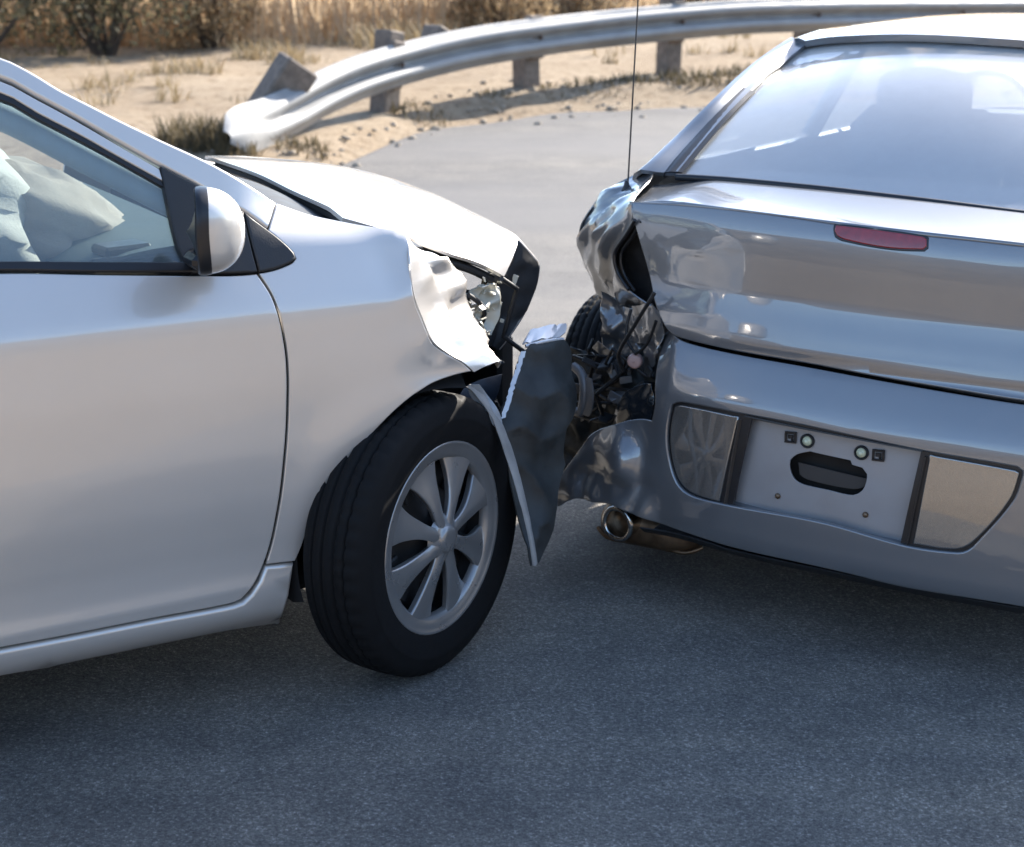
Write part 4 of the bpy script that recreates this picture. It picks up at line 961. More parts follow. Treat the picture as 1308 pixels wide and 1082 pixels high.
def wheel_cover():
    g = G()
    # rim ring
    g.lathe([(.176, -.070), (.178, -.084), (.186, -.0905), (.200, -.0925), (.209, -.0955), (.2135, -.0975), (.2165, -.095), (.217, -.085)], (0, 0, 0), (0, 1, 0), 72)
    for k in range(8):
        a = rad(90 + 45*k + 8); ca, sa = math.cos(a), math.sin(a)
        ol = [(.030, -.022), (.06, -.021), (.10, -.027), (.14, -.036), (.166, -.046), (.183, -.056), (.194, -.034), (.197, 0), (.195, .030), (.186, .050), (.166, .040), (.14, .026), (.10, .015), (.06, .014), (.030, .019)]
        def sf(u, v, ca=ca, sa=sa):
            rr = math.hypot(u, v)
            w = .019 + .036*sstep(.05, .2, rr)
            t = (v + .012*sstep(.05, .19, rr))/w
            y = -.1035 + .016*sstep(.03, .20, rr) + .006*t*t + .005*t*sstep(.06, .18, rr) - .004*sstep(.05, .0, rr)
            return (u*ca - v*sa, y, u*sa + v*ca)
        g.panel(ol, sf, (0, -1, 0), .009, .016, .0035, roll=.006)
    g.lathe([(0, -.113), (.018, -.1128), (.026, -.1115), (.030, -.108), (.033, -.104), (.040, -.102), (.048, -.0985), (.055, -.090)], (0, 0, 0), (0, 1, 0), 40)
    return g
def rim_mesh():
    g = G()
    g.lathe([(.205, -.082), (.196, -.078), (.188, -.055), (.182, .05), (.2, .085)], (0, 0, 0), (0, 1, 0), 48)
    g.lathe([(.188, -.030), (.15, -.048), (.10, -.040), (.06, -.058), (0, -.060)], (0, 0, 0), (0, 1, 0), 48)
    for k in range(5):
        a = 2*math.pi*k/5; g.lathe([(0, -.076), (.009, -.074), (.011, -.06), (.011, -.04)], (.057*math.cos(a), 0, .057*math.sin(a)), (0, 1, 0), 8)
    for k in range(10):
        a = 2*math.pi*k/10; g.box((.135*math.cos(a), -.047, .135*math.sin(a)), (.05, .012, .03), Matrix.Rotation(-a, 3, 'Y'), .004)
    return g
def wheel(car, x, y, z, rz, ry=0., first=None, rx=0.):
    if first is None:
        w = rim_mesh().build('wheel', M_DKMET, car)
        tyre_mesh().build('tyre', M_RUB, w); wheel_cover().build('wheel_cover', M_HUB, w)
    else:
        w = first.copy(); COL.objects.link(w); w.parent = car
        for ch in first.children:
            c = ch.copy(); COL.objects.link(c); c.parent = w
    w.location = (x, y, z); w.rotation_euler = (rx, ry, rz)
    return w
a_ = rad(27.5)
W0 = wheel(A, .008 - math.sin(a_)*.105, -.868 + math.cos(a_)*.105, .3165, a_, rad(-14))
wheel(A, 0, .78, .3165, rad(180 + 20), 0, W0); wheel(A, -2.6, -.765, .3165, 0, rad(20), W0); wheel(A, -2.6, .765, .3165, rad(180), 0, W0)

# torn front bumper cover
tp = OUT['torn']
def plane_fit(pts):
    P = np.array([[p[0], -p[1], p[2]] for p in pts]); c = P.mean(0); u, s_, vt = np.linalg.svd(P - c)
    return Vector(c), Vector(vt[0]), Vector(vt[1]), Vector(vt[2])
c0, e0, e1, e2 = plane_fit(tp)
if e2.y > 0: e2 = -e2
uv = [((PA(t) - c0).dot(e0), (PA(t) - c0).dot(e1)) for t in tp]
res = [(PA(t) - c0).dot(e2) for t in tp]
def torn_s(u, v):
    d = .018*nz((u*5, v*5, 3.)) + .012*ridge((u, v, 0), 9.) - .05*(v/.1)**2*.25 + .02*math.sin(u*9)
    return c0 + e0*u + e1*v + e2*d
g = G(); g.panel(uv, torn_s, tuple(e2), .012, .005, .0015)
BUMP = g.build('front_bumper', M_TORN, A, label='torn dark front bumper corner hanging before the wheel')
g = G(); P = []
sp_ = resample(OUT['strip'], 34)
for i, q in enumerate(sp_):
    w = .012 + .022*math.sin(math.pi*min(1, i/33*.9 + .25)) * (.6 + .4*sstep(6, 14, i))
    a = PA(q); row = []
    for j in range(6):
        t = j/5 - .5
        row.append(a + Vector((.75, .35, 0))*t*w + Vector((-.1, -.35, 0))*(.012*(1 - 4*t*t)) + Vector((0, 0, 1))*.004*nz((i*.5, j*.4, 0)))
    P.append(row)
g.sheet(P, .004); g.build('bumper_return_edge', simple('grey_unpainted_edge', (.30, .29, .275), .5, var=.2, vscale=20), BUMP)
g = G(); q = resample(OUT['rim_edge'], 26)
g.sheet([[PA(t) + Vector((0, -.004 - .004*k, 0)) + Vector((.006, .003, 0))*(k-1) + Vector((nz((i*.9, k, 0)), 0, nz((i*.9, k, 5))))*.005 for k in range(3)] for i, t in enumerate(q)], .003); 
g.tube([PA(t) + Vector((0, -.012, .002*nz((i, 0, 0)))) for i, t in enumerate(resample(OUT['rim_top'], 14))], .0045, 6)
g.sheet([[PA(t) + Vector((.05*k*.33 + .01*nz((i*.5, k, 2)), .05*k/3, .006*k + .006*nz((i*.6, k, 0)))) for k in range(4)] for i, t in enumerate(resample(OUT['rim_top'], 14))], .004)
g.build('torn_paint_edge', M_SILVRAW, BUMP)
sh = [PA(t) for t in OUT['shield']]
c1 = sum(sh, Vector())/len(sh)
g = G(); 
for i in range(len(sh)): pass
cs_, se0, se1, se2 = plane_fit(OUT['shield'])
if se2.y > 0: se2 = -se2
suv = [((p - cs_).dot(se0), (p - cs_).dot(se1)) for p in sh]
g.panel(suv, lambda u, v: cs_ + se0*u + se1*v + se2*(.014*nz((u*12, v*12, 0)) - .06), tuple(se2), .012, .006, .002); g.build('splash_shield', M_BLUE, A)
fc, f0, f1, f2 = plane_fit(OUT['flap2'])
if f2.y > 0: f2 = -f2
g = G(); g.panel([((PA(t) - fc).dot(f0), (PA(t) - fc).dot(f1)) for t in OUT['flap2']], lambda u, v: fc + f0*u + f1*v + f2*(.012*nz((u*22, v*22, 0))), tuple(f2), .006, .003, .001); g.build('liner_flap', simple('pale_blue_grey_flap', (.34, .37, .40), .45, var=.2), A)

# cabin
g = G()
P = []
for i in range(9):
    t = i/8; x = -.42 - .36*t
    P.append([Vector((x - .03*math.sin(math.pi*k/20), -.70 + 1.40*k/20, (.985 - .01*t - .10*t**4) + .018*math.sin(math.pi*k/20))) for k in range(21)])
P.append([Vector((-.80, -.70 + 1.40*k/20, .70)) for k in range(21)])
g.sheet(P, .03); DASH = g.build('dashboard', M_DASH, A)
g = G(); g.box((-.60, -.64, .975), (.10, .075, .022), Matrix.Rotation(.15, 3, 'Z'), .006); g.box((-.56, -.695, .945), (.24, .02, .05), None, .006); g.build('air_vent', M_BLKS, DASH)
g = G()
def bagf(d): return 1 + .15*ridge((d.x, d.y, d.z), 1.5) + .085*ridge((d.x*1.6 + d.z*.8, d.y, d.z*.5), 3.6) + .05*nz((d.x, d.y, d.z), 6.) - .10*max(0, -d.z)
g.blob((-.98, -.30, 1.04), (.30, .30, .20), 40, 26, bagf, Matrix.Rotation(.5, 3, 'Y')); g.build('airbag', M_CLOTH, A, label='pale deployed airbag slumped over the dashboard')
g = G()
def bag2(d): return 1 + .20*ridge((d.x, d.y, d.z), 1.9) + .10*ridge((d.x*1.5, d.y, d.z), 4.5) + .08*nz((d.x, d.y, d.z), 5.)
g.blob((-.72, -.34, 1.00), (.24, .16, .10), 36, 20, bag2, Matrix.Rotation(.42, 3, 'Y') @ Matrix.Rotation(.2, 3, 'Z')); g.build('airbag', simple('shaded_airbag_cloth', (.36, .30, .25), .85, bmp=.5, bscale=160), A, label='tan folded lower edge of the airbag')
for y in (-.38, .38):
    g = G(); g.box((-1.32, y, .50), (.52, .50, .20), Matrix.Rotation(-.12, 3, 'Y'), .06); g.box((-1.62, y, .82), (.16, .48, .62), Matrix.Rotation(-.22, 3, 'Y'), .06); g.box((-1.72, y, 1.20), (.10, .26, .17), Matrix.Rotation(-.2, 3, 'Y'), .04)
    g.build('seat', M_SEAT, A)
g = G(); g.lathe([(.185, -.012), (.197, 0), (.185, .012), (.173, 0), (.185, -.012)], (-.98, .38, .92), (.9, 0, -.42), 40); g.box((-.97, .38, .92), (.04, .34, .05), Matrix.Rotation(.4, 3, 'Y'), .015); g.build('steering_wheel', M_BLKS, A)
g = G(); g.tube([sideR(x, z) + Vector((0, .055, -.02)) if False else (sideR(x, z)[0], sideR(x, z)[1] + .06, z - .02) for x, z in [(-.50, 1.08), (-.65, 1.17), (-.82, 1.27), (-1.0, 1.33), (-1.4, 1.37)]], .028, 10); g.build('pillar_trim', simple('reflection_blue_pillar_trim', (.32, .40, .46), .7), A)  # trim coloured steel blue to stand in for a reflection in the window

# far side and tail, seen only from elsewhere
g = G()
for hole_surf, hint in ((sideL, HL),):
    g.panel([(-.34, .99), (-.2, 1.01), (-.03, .985), (.12, .95), (.30, .88), (.42, .80), (.47, .66), (.45, .45), (.40, .33), (.345, .33), (.27, .53), (.15, .655), (0, .68), (-.15, .655), (-.27, .53), (-.345, .33), (-.40, .33), (-.36, .6), (-.35, .8)], hole_surf, hint, .05, .01, .003)
g.build('front_wing', M_SILV, A)
g = G(); g.panel(OUT['door'], sideL, HL, .05, .02, .004); g.build('front_door', M_SILV, A)
g = G(); g.panel(OUT['pillar'], sideL, HL, .04, .03, .014); g.build('windscreen_pillar', M_SILV, A)
g = G(); g.panel(OUT['glass'], sideL, HL, .08, .004, .001); g.build('window_glass', M_GLASSA, A)
g = G(); g.panel(OUT['sill'], sideL, HL, .05, .03, .008); g.build('side_sill', M_SILV, A)
for sf, h in ((sideR, HR), (sideL, HL)):
    g = G(); g.panel([(-1.545, .284), (-2.13, .284), (-2.22, .45), (-2.36, .60), (-2.44, .75), (-2.45, 1.04), (-1.485, 1.013), (-1.535, .8)], sf, h, .06, .02, .004); g.build('rear_door', M_SILV, A)
    g = G(); g.panel([(-1.50, 1.03), (-2.42, 1.055), (-2.30, 1.34), (-1.50, 1.355)], sf, h, .08, .004, .001); g.build('window_glass', M_GLASSA, A)
    g = G(); g.panel([(-1.47, 1.02), (-1.51, 1.02), (-1.50, 1.385), (-1.45, 1.385)], sf, h, .06, .014, .002); g.build('centre_pillar', M_BLKS, A)
    g = G(); g.panel([(-2.46, 1.04), (-2.455, .75), (-2.37, .60), (-2.25, .48), (-2.33, .53), (-2.45, .655), (-2.6, .68), (-2.75, .655), (-2.87, .53), (-2.945, .33), (-3.5, .33), (-3.56, .6), (-3.5, 1.0), (-3.2, 1.05), (-2.95, 1.08), (-2.6, 1.28), (-2.44, 1.37), (-2.3, 1.38), (-2.42, 1.2)], sf, h, .05, .015, .004); g.build('rear_wing', M_SILV, A)
qr = [Vector(sideR(x, z)) + Vector((0, .02, 0)) for x, z in [(-2.45, 1.40), (-2.62, 1.28), (-2.95, 1.08)]]
g = G(); g.sheet([cross(p, Vector((p.x, -p.y, p.z)), 20, .03, -.06) for p in qr], .006); g.build('rear_window', M_GLASSW, A)
qt = [Vector((-2.95, -.68, 1.08)), Vector((-3.2, -.67, 1.05)), Vector((-3.5, -.66, 1.02)), Vector((-3.58, -.68, .95)), Vector((-3.60, -.72, .75)), Vector((-3.64, -.74, .55)), Vector((-3.60, -.74, .32))]
g = G(); g.sheet([cross(p, Vector((p.x, -p.y, p.z)), 20, .02, -.08) for p in qt], .01); g.build('tail_panel', M_SILV, A)
g = G(); g.box((-1.6, 0, .24), (3.4, 1.50, .06), None, .02); g.box((-.22, 0, .62), (.04, 1.42, .70), None, .01); g.box((-1.85, 0, .42), (.08, 1.4, .3), None, .02); g.build('floor_pan', M_DARK, A)

# ------------------------------------------------------------------ bronze grey car on the right
M_BRZ = car_paint('bronze_grey_paint', (.165, .172, .182), .50, .34, .015, .04, 1.75)
M_BRZF = car_paint('silvered_filler_paint', (.24, .235, .225), .80, .28, .015, .03, 2.0)
M_SATIN = simple('satin_silver_panel', (.33, .325, .33), .42, .35, var=.05)
M_RED = simple('red_lens', (.24, .008, .012), .2, coat=1.0, var=.2, vscale=60)
M_GLASSB = glass_mat('rear_window_glass', (.95, .95, .94), .22, (.94, .92, .88), 1.7, .14)
M_CHR = simple('chrome', (.55, .54, .52), .16, 1.0, var=.1)
M_RUST = simple('heat_stained_steel', (.20, .135, .085), .4, .8, var=.4, vscale=25)
M_BULB = simple('bulb_glass', (.75, .78, .55), .15, coat=1.)
M_WIRE = simple('black_cable', (.01, .01, .011), .5)
M_PINK = simple('pink_bulb_socket', (.42, .27, .24), .4)
M_SEATB = simple('grey_seat_fabric', (.14, .15, .16), .9)

BX, BY = .713997, 3.324826
B = thing('grey_sedan', 'metallic grey sedan with its left rear corner smashed in and tail lamp missing', 'car', (BX, BY, 0), rad(60))
def PB_(t): return Vector((t[0], -t[1], t[2]))         # (d, r, z)
def mir(f): return lambda *a: (lambda q: (q[0], -q[1], q[2]))(f(*a))
def dent(r, z):
    w = sstep(-.42, -.60, r)
    return w*(.026*nz((r*7, z*7, 1.)) + .026*ridge((r, z, 0.), 6.5) + .022*ridge((r*1.3 + z, z - r*.6, 4.), 4.2) + .34*(z - .33) + .008*nz((r*22, z*22, 5.)) - .020) + sstep(-.36, -.50, r)*.006*nz((r*14, z*14, 4.))
def rear_s(r, z, off=0.):
    d = rear_d(r, z) + off
    if r < -.36: d += dent(r, z)
    return (d, -r, z)
def lid_s(r, z):
    d = rear_d(r, z)
    w = sstep(-.44, -.60, r)
    d += w*(.007*nz((r*8, z*6, 2.)) + .006*nz((r*15, z*9, 6.))) + .0007*nz((r*2.2, z*3.5, 8.)) - .0022*math.exp(-(((r+.40)/.035)**2 + ((z-.875)/.014)**2))
    return (d, -r, z)
HB_ = (-1, 0, .1)
g = G(); g.panel(OUT['lid'], lid_s, HB_, .016, .02, .004)
def deck_s(d, r):
    z = deck_z(d, r) - .02*sstep(-.48, -.64, r)
    return (d, -r, z)
OUT['deck'] = [(rear_d(r, z) + .004, r) for r, z in OUT['lid'][:10]] + OUT['deck'][10:]
g.panel(OUT['deck'], deck_s, (0, 0, 1), .03, .02, .003)
lip = OUT['lid'][:10]; lipd = OUT['deck'][:10]
rows = []
for (r, z), (d, r2) in zip(lip, lipd):
    a = Vector(lid_s(r, z)); b = Vector(deck_s(d, r2))
    rows.append([a + Vector((.003, 0, -.003)), a + Vector((.0005, 0, .0)), b + Vector((-.001, 0, -.0005)), b + Vector((.004, 0, -.001))])
g.sheet(rows, .002); LID = g.build('trunk_lid', M_BRZ, B)
g = G(); g.panel(OUT['chmsl'], lid_s, HB_, .012, .012, .003, lift=.003, roll=.003); g.build('brake_light', M_RED, LID)
g = G(); g.panel([(r*1.0, z) for r, z in [(p[0]-.004*(1 if p[0] < .04 else -1), p[1]+(.004 if p[1] > .945 else -.004)) for p in OUT['chmsl']]], lid_s, HB_, .012, .008, .002, lift=.0012); g.build('brake_light_gasket', M_BLKS, LID)

# bumper with its long recess
g = G(); g.panel(OUT['bumper'], rear_s, HB_, .014, .010, .004, holes=[OUT['recess']])
BMP = g.build('rear_bumper', M_BRZ, B, label='grey rear bumper, its left corner crushed and bent outwards')
def off_s(o): return lambda r, z: rear_s(r, z, o)
g = G(); g.panel(OUT['recess'], off_s(.012), HB_, .03, .004, .001, inset=-.012, holes=[[(-.21, .515), (.185, .50), (.16, .285), (-.24, .307)]]); g.build('recess_gasket', M_BLKS, BMP)
for nm in ('fillL', 'fillR'):
    g = G(); g.panel(OUT[nm], off_s(.006), HB_, .016, .012, .004, inset=.001, roll=.005); g.build('recess_filler', M_BRZF, BMP)
# plate pocket
pk = OUT['plate']; PD = .040
g = G(); g.panel(pk, off_s(PD), HB_, .016, .004, .001, holes=[OUT['slot']], inset=-.004); g.build('plate_panel', M_SATIN, BMP, label='satin silver number plate panel without a plate')
g = G()
def wall(a, b, ext=(0, 0), n=14):
    rows = []
    for i in range(n):
        t = i/(n-1); r, z = a[0] + (b[0]-a[0])*t, a[1] + (b[1]-a[1])*t
        rows.append([Vector(rear_s(r + ext[0]*(1-k/3), z + ext[1]*(1-k/3), .004 + (PD - .002)*k/3)) for k in range(4)])
    return rows
g.sheet(wall(pk[0], pk[-1], (-.014, 0)), .003); g.build('pocket_wall', simple('bronze_pocket_wall', (.12, .10, .085), .4, .5), BMP)
g = G(); g.sheet(wall(pk[-1], pk[3], (0, -.012)), .003, True); g.build('pocket_ledge', M_BRZ, BMP)
g = G(); g.sheet(wall(pk[2], pk[3], (.010, 0)), .003, True); g.sheet(wall(pk[0], pk[2], (0, .01)), .003); g.build('pocket_wall', M_BLKS, BMP)
g = G(); g.panel([(-.16, .48), (.12, .47), (.12, .35), (-.16, .36)], off_s(PD + .05), HB_, .05, .004, .001); g.build('bumper_core', simple('brown_black_core', (.018, .015, .013), .8), BMP)
g = G(); r_, z_ = 0, 0
g.panel([(-.105, .418), (.065, .405), (.058, .388), (.03, .3765), (-.08, .381), (-.10, .39)], off_s(PD + .022), HB_, .012, .004, .001); g.build('latch_cover', simple('brown_grey_latch', (.05, .043, .038), .6), BMP)
bt = OUT['platebits']
for (r, z) in bt[:2]:
    p = Vector(rear_s(r, z, PD - .001)); nrm = Vector((-1, 0, .05)).normalized()
    g = G(); g.lathe([(.0165, -.001), (.0168, .004), (.0150, .0065), (.0125, .0062), (.0122, .001), (0, .001)], p, nrm, 28); L_ = g.build('plate_lamp', M_BLK, BMP)
    g = G(); g.lathe([(.0115, .001), (.0105, .006), (.006, .009), (0, .010)], p, nrm, 20); g.lathe([(.0062, .009), (.0055, .0125), (0, .013)], p, nrm, 14); g.build('lamp_lens', M_BULB, L_)
for (r, z) in bt[2:4]:
    p = Vector(rear_s(r, z, PD - .004)); M = Matrix.Rotation(.06, 3, 'Y') @ Matrix.Rotation(-.05, 3, 'X')
    g = G()
    for a, b_, w, h in ((0, .011, .028, .005), (0, -.011, .028, .005), (.0115, 0, .005, .018), (-.0115, 0, .005, .018)): g.box(p + Vector((-.001, a, b_)), (.006, w, h), M, .001)
    g.box(p + Vector((0, 0, .001)), (.004, .012, .009), M, .001); g.box(p + Vector((0, -.004, -.006)), (.005, .006, .004), M, .001)
    g.build('plate_clip', M_BLKS, BMP)
for (r, z) in bt[4:]:
    p = Vector(rear_s(r, z, PD - .001)); g = G(); g.lathe([(0, .006), (.004, .0055), (.0065, .003), (.007, 0)], p, (-1, 0, .05), 12); g.box(p + Vector((-.006, 0, 0)), (.002, .009, .002), None, .0003); g.build('screw', M_RUST, BMP)
# valance under the bumper
g = G(); rows = []
for i in range(40):
    r = -.49 + 1.29*i/39; z0 = .185 + .006*nz((r*9, 0, 0)); z0 = min(z0, np.interp(r, [-.6, -.26, 0, .42, .8], [.235, .178, .178, .165, .20]))
    rows.append([Vector(rear_s(r, z0 + .012, .012)), Vector(rear_s(r, z0 - .008, .022)), Vector(rear_s(r, z0 - .020, .040)), Vector(rear_s(r, z0 - .018 + .006*nz((r*16, 0, 3)), .11)), Vector(rear_s(r, z0 + .02, .22))])
g.sheet(rows, .003); g.build('lower_valance', M_BLK, BMP)

# rear window, roof, pillars
def gl_s(d, r): return (d, -r, glass_z(d, r))
g = G(); g.panel(OUT['rglass'], gl_s, (-.3, 0, 1), .04, .004, .002); g.build('rear_window', M_GLASSB, B)
g = G()
base = [p for p in OUT['rglass'][:7]] + [(.47, .45), (.50, .62)]
g.tube([Vector(gl_s(d - .012, r)) + Vector((0, 0, .001)) for d, r in base], .009, 8, smooth=.04)
g.build('window_gasket', M_BLKS, B)
top = OUT['rglass'][9:16]
tl = resample([(a, b) for a, b in top], 30)
CROWN = pchip([(1.0, 1.27), (1.21, 1.309), (1.35, 1.333), (1.55, 1.349), (1.9, 1.354), (2.25, 1.342), (2.5, 1.29), (2.6, 1.25)])
def roof_f(d, r): return CROWN(d) - .014*r - .045*(abs(r)/.6)**2.5
tl = [(1.28, .66, 1.20), (1.26, .64, 1.255)] + [(d - .012, r, glass_z(d - .012, r) + .005) for d, r in tl] + [(1.345, -.615, 1.292), (1.37, -.642, 1.289), (1.40, -.665, 1.235)]
rows = []
for q, (d, r, z0) in enumerate(tl):
    row = []
    for k in range(20):
        t = k/19; dd = d + (2.46 + .12*(1 - (r/.66)**2) - d)*t
        side = -.055 if q in (0, len(tl)-1) else 0
        zz = roof_f(dd, r) + side; zz += (z0 - roof_f(d, r) - side)*(1 - t)**4
        row.append(Vector((dd, -r*(1 - .03*t), zz)))
    rows.append(row)
g = G(); g.sheet(rows, .02, True); g.sheet([[p + Vector((0, 0, -.003)) if i else p + Vector((-.004, 0, -.016)) for i, p in enumerate(r[:2])] for r in rows], .004, True); g.build('roof', M_BRZ, B)
gA = [Vector(gl_s(d, r)) for d, r in resample([OUT['rglass'][0]] + OUT['rglass'][:-6:-1], 26)]
po = resample([(.44, -.69, .995)] + OUT['pilo'][:-1], 26)
def pillar(sgn):
    rows = []; strip = []
    for i, (a, o) in enumerate(zip(gA, po)):
        b = Vector((o[0], -o[1], o[2])); lo = Vector((b.x + .06, b.y + .02 + .05*(1 - i/25), b.z - .10))
        row = []
        for k in range(12):
            t = k/11
            q = a.lerp(b, t/.6) if t < .6 else b.lerp(lo, (t-.6)/.4)
            if .3 < t < .9: q += Vector((-.012, .006, .010))*math.sin(math.pi*(t-.3)/.6)
            row.append(Vector((q.x, sgn*q.y, q.z)))
        rows.append(row)
        w = .030 + .012*math.sin(math.pi*i/25) if i < 25 else .01
        dr = (b - a).normalized()
        strip.append([Vector((q.x, sgn*q.y, q.z)) for q in (a - dr*.012 + Vector((-.003, 0, .004)), a + dr*w*.5 + Vector((-.006, 0, .008)), a + dr*w + Vector((-.006, 0, .007)), a + dr*(w + .004) + Vector((0, 0, -.004)))])
    g = G(); g.sheet(rows, .012, sgn < 0); g.build('rear_pillar', M_BRZ, B)
    g = G(); g.sheet(strip[:14], .004, sgn < 0); g.build('pillar_trim', M_BLKS, B)
pillar(1); pillar(-1)

# crushed rear quarter
N = 46
q0 = [PB_(t) for t in resample(OUT['qo'], N)]; q1 = [PB_(t) for t in resample(OUT['qm'], N)]; q2 = [PB_(t) for t in resample(OUT['qi'], N)]
rows = []
for i in range(N):
    v = i/(N-1); row = []
    for k in range(26):
        t = k/25
        p = q0[i]*(1-t)*(1-2*t) + q1[i]*4*t*(1-t) + q2[i]*t*(2*t-1)
        w = sstep(.10, .28, v)*math.sin(math.pi*min(1, .12 + .88*t*1.0))**.6*(1 if t < .97 else .4)
        diag = (v*5.2 + t*3.4)
        f = .030*ridge((diag*.55, (v - t)*.7, 0.), 1.0) + .014*ridge((diag*1.6, (v-t)*1.1, 4.), 1.) + .012*nz((v*6, t*5, 2.))
        p = p + Vector((-.8, .5, .1))*w*(f - .018)
        row.append(p)
    rows.append(row)
g = G(); g.sheet(rows, .003, True)
# the same panel goes on forward along the flank
rows2 = []
for i in range(N):
    v = i/(N-1); a = q0[i]; row = [a]
    z1 = .985 - (.985 - .64)*v
    for k in range(1, 9):
        t = k/8; x1 = a.x + (1.35 - a.x)*t
        y1 = a.y + (.80 + .07*math.sin(math.pi*min(1, v*1.1)*.5) - (.06 if v < .15 else 0) - a.y)*sstep(0, .8, t); z = a.z + (z1 - a.z)*sstep(0, .8, t)
        if v > .5: z = max(z, .34 + math.sqrt(max(0, .40**2 - (x1 - .96)**2)))
        row.append(Vector((x1, y1, z)))
    rows2.append(row)
g.sheet(rows2, .003)
# torn tatters beneath the lamp opening
lows = [resample(OUT[k], 22) for k in ('lowA', 'lowB', 'lowC', 'lowD')]
rows3 = []
for i in range(22):
    rows3.append([PB_(lows[j][i]) for j in range(2)])
P = []
for i in range(22):
    row = []
    for k in range(14):
        t = k/13*3; j = min(int(t), 2); q = PB_(lows[j][i]).lerp(PB_(lows[j+1][i]), t - j)
        if i > 5 and k > 5 and False: pass
        q += Vector((-.5, .3, .3))*(.022*ridge((i*.13, k*.16, 3.), 1.6) + .010*nz((i*.4, k*.4, 1.)) - .012)
        row.append(q)
    P.append(row)
g.sheet([r[:7] for r in P[:15]], .003); g.sheet([r[:12] for r in P[14:]], .003); g.sheet([r[9:14] for r in P[8:16]], .003)
g.build('rear_wing', M_BRZ, B, label='folded and torn left rear wing round the empty lamp opening')
g = G(); cv = [PB_(t) for t in OUT['cav']]
cc, ce0, ce1, ce2 = plane_fit([(t[0], t[1], t[2]) for t in OUT['cav']])
cc = sum(cv, Vector())/len(cv)
if ce2.x > 0: ce2 = -ce2
cuv = [((p - cc).dot(ce0), (p - cc).dot(ce1)) for p in cv]
g.panel(cuv, lambda u, v: cc + ce0*u + ce1*v + Vector((.03, 0, 0)) + ce2*.015*nz((u*14, v*14, 0)), tuple(ce2), .012, .005, .002, inset=-.015)
g.build('lamp_housing_back', M_DARK, B)
g = G(); ll = resample(OUT['cavlip'], 30)
g.tube([PB_(t) for t in ll], .005, 8); g.tube([PB_(t) + Vector((.012, -.012, -.004)) for t in ll], .004, 8); g.build('lamp_seal', M_BLKS, B)
g = G()
for k in range(3):
    g = G(); c = PB_(OUT['cav'][k*2+1]); g.sheet([[c + Vector((.02 - .02*(a/5), -.03 - .05*a/5, .02 - .06*b_/5 + .01*nz((a*.7, b_*.7, k)))) for a in range(6)] for b_ in range(6)], .003)
    g.build('lamp_housing_shard', M_BLK, B)

# behind the smashed corner
g = G()
for nm, r in (('cable', .005), ('cable2', .004)):
    g.tube([PB_(t) for t in OUT[nm]], r, 7)
bits = [PB_(t) for t in OUT['bits']]
rng = random.Random(11)
for k in range(13):
    a, b_ = rng.sample(bits, 2); m = (a + b_)/2 + Vector((rng.uniform(-.04, .02), rng.gauss(0, .03), rng.gauss(0, .03)))
    g.tube([a, m, b_], rng.uniform(.0025, .006), 6)
g.build('wiring_loom', M_WIRE, B)
for mat, n, nm, sz in ((M_BLK, 15, 'broken_plastic', (.05, .035, .012)), (simple('bare_bracket_steel', (.16, .16, .165), .45, .5, var=.3), 14, 'bent_bracket', (.06, .03, .004)), (M_BRZ, 9, 'paint_shards', (.05, .035, .003))):
    g = G()
    for _ in range(n):
        p = rng.choice(bits) + Vector((rng.gauss(.02, .02), rng.gauss(0, .022), rng.gauss(0, .02)))
        M = Matrix.Rotation(rng.uniform(0, 3), 3, 'Z') @ Matrix.Rotation(rng.uniform(0, 3), 3, 'X') @ Matrix.Rotation(rng.uniform(0, 3), 3, 'Y')
        g.box(p, tuple(s_*rng.uniform(.4, 1.2) for s_ in sz), M, .002)
    stuff(g.build(nm, mat, B))
p = PB_(OUT['socket'][0])
g = G(); g.lathe([(0, .012), (.013, .012), (.0175, .010), (.019, .004), (.019, -.012), (.014, -.014), (.014, -.04)], p, (-1, -.35, .1), 24); g.box(p + Vector((-.012, .004, 0)), (.003, .02, .004), None, .001); g.build('bulb_socket', M_PINK, B)
li = [PB_(t) for t in OUT['liner']]
lc = sum(li, Vector())/len(li); l0, l1 = Vector((0, 1, 0)), Vector((0, 0, 1))
g = G(); g.panel([(p.y, p.z) for p in li], lambda y, z: Vector((.30 - .55*(z - .45)*0 + .14*(y - .70) + .030*ridge((y, z, 0.), 8.) + .02*nz((y*25, z*25, 0)), y, z)), (-1, 0, 0), .012, .004, .001)
g.build('torn_liner', M_TORN, B)
bc0, b0, b1, b2 = plane_fit(OUT['bucket'])
if b2.x > 0: b2 = -b2
g = G(); g.panel([((PB_(t) - bc0).dot(b0), (PB_(t) - bc0).dot(b1)) for t in OUT['bucket']], lambda u, v: bc0 + b0*u + b1*v + b2*(.012*ridge((u, v, 2.), 14.) - 2.2*u*u), tuple(b2), .008, .004, .0015)
g.build('broken_lamp_bucket', simple('gloss_black_bucket', (.015, .018, .022), .14, coat=.6), B)
g = G(); rows = []
for i in range(18):
    v = i/17; rows.append([Vector((.33 + .05*nz((i*.25, k*.3, 9.)) + .035*ridge((i*.16, k*.2, 5.), 1.2), .50 + .26*k/17, .47 + .22*v + .03*nz((k*.3, i*.2, 1.)))) for k in range(18)])
g.sheet(rows, .003); g.build('folded_inner_panel', M_BRZ, B)
g = G(); rw = [PB_(t) for t in OUT['guard']]
g.tube(rw[:5], .012, 8); g.sheet([[a + Vector((0, w*.02, .0)) for w in range(4)] for a in resample([tuple(q) for q in rw[1:5]], 10)] if False else [[Vector(a) + Vector((-.005*w, -.012*w, 0)) for w in range(4)] for a in resample([tuple(q) for q in rw[1:5]], 12)], .004)
g.build('torn_guard', simple('grey_torn_guard', (.16, .16, .165), .4, .2, var=.3), B)

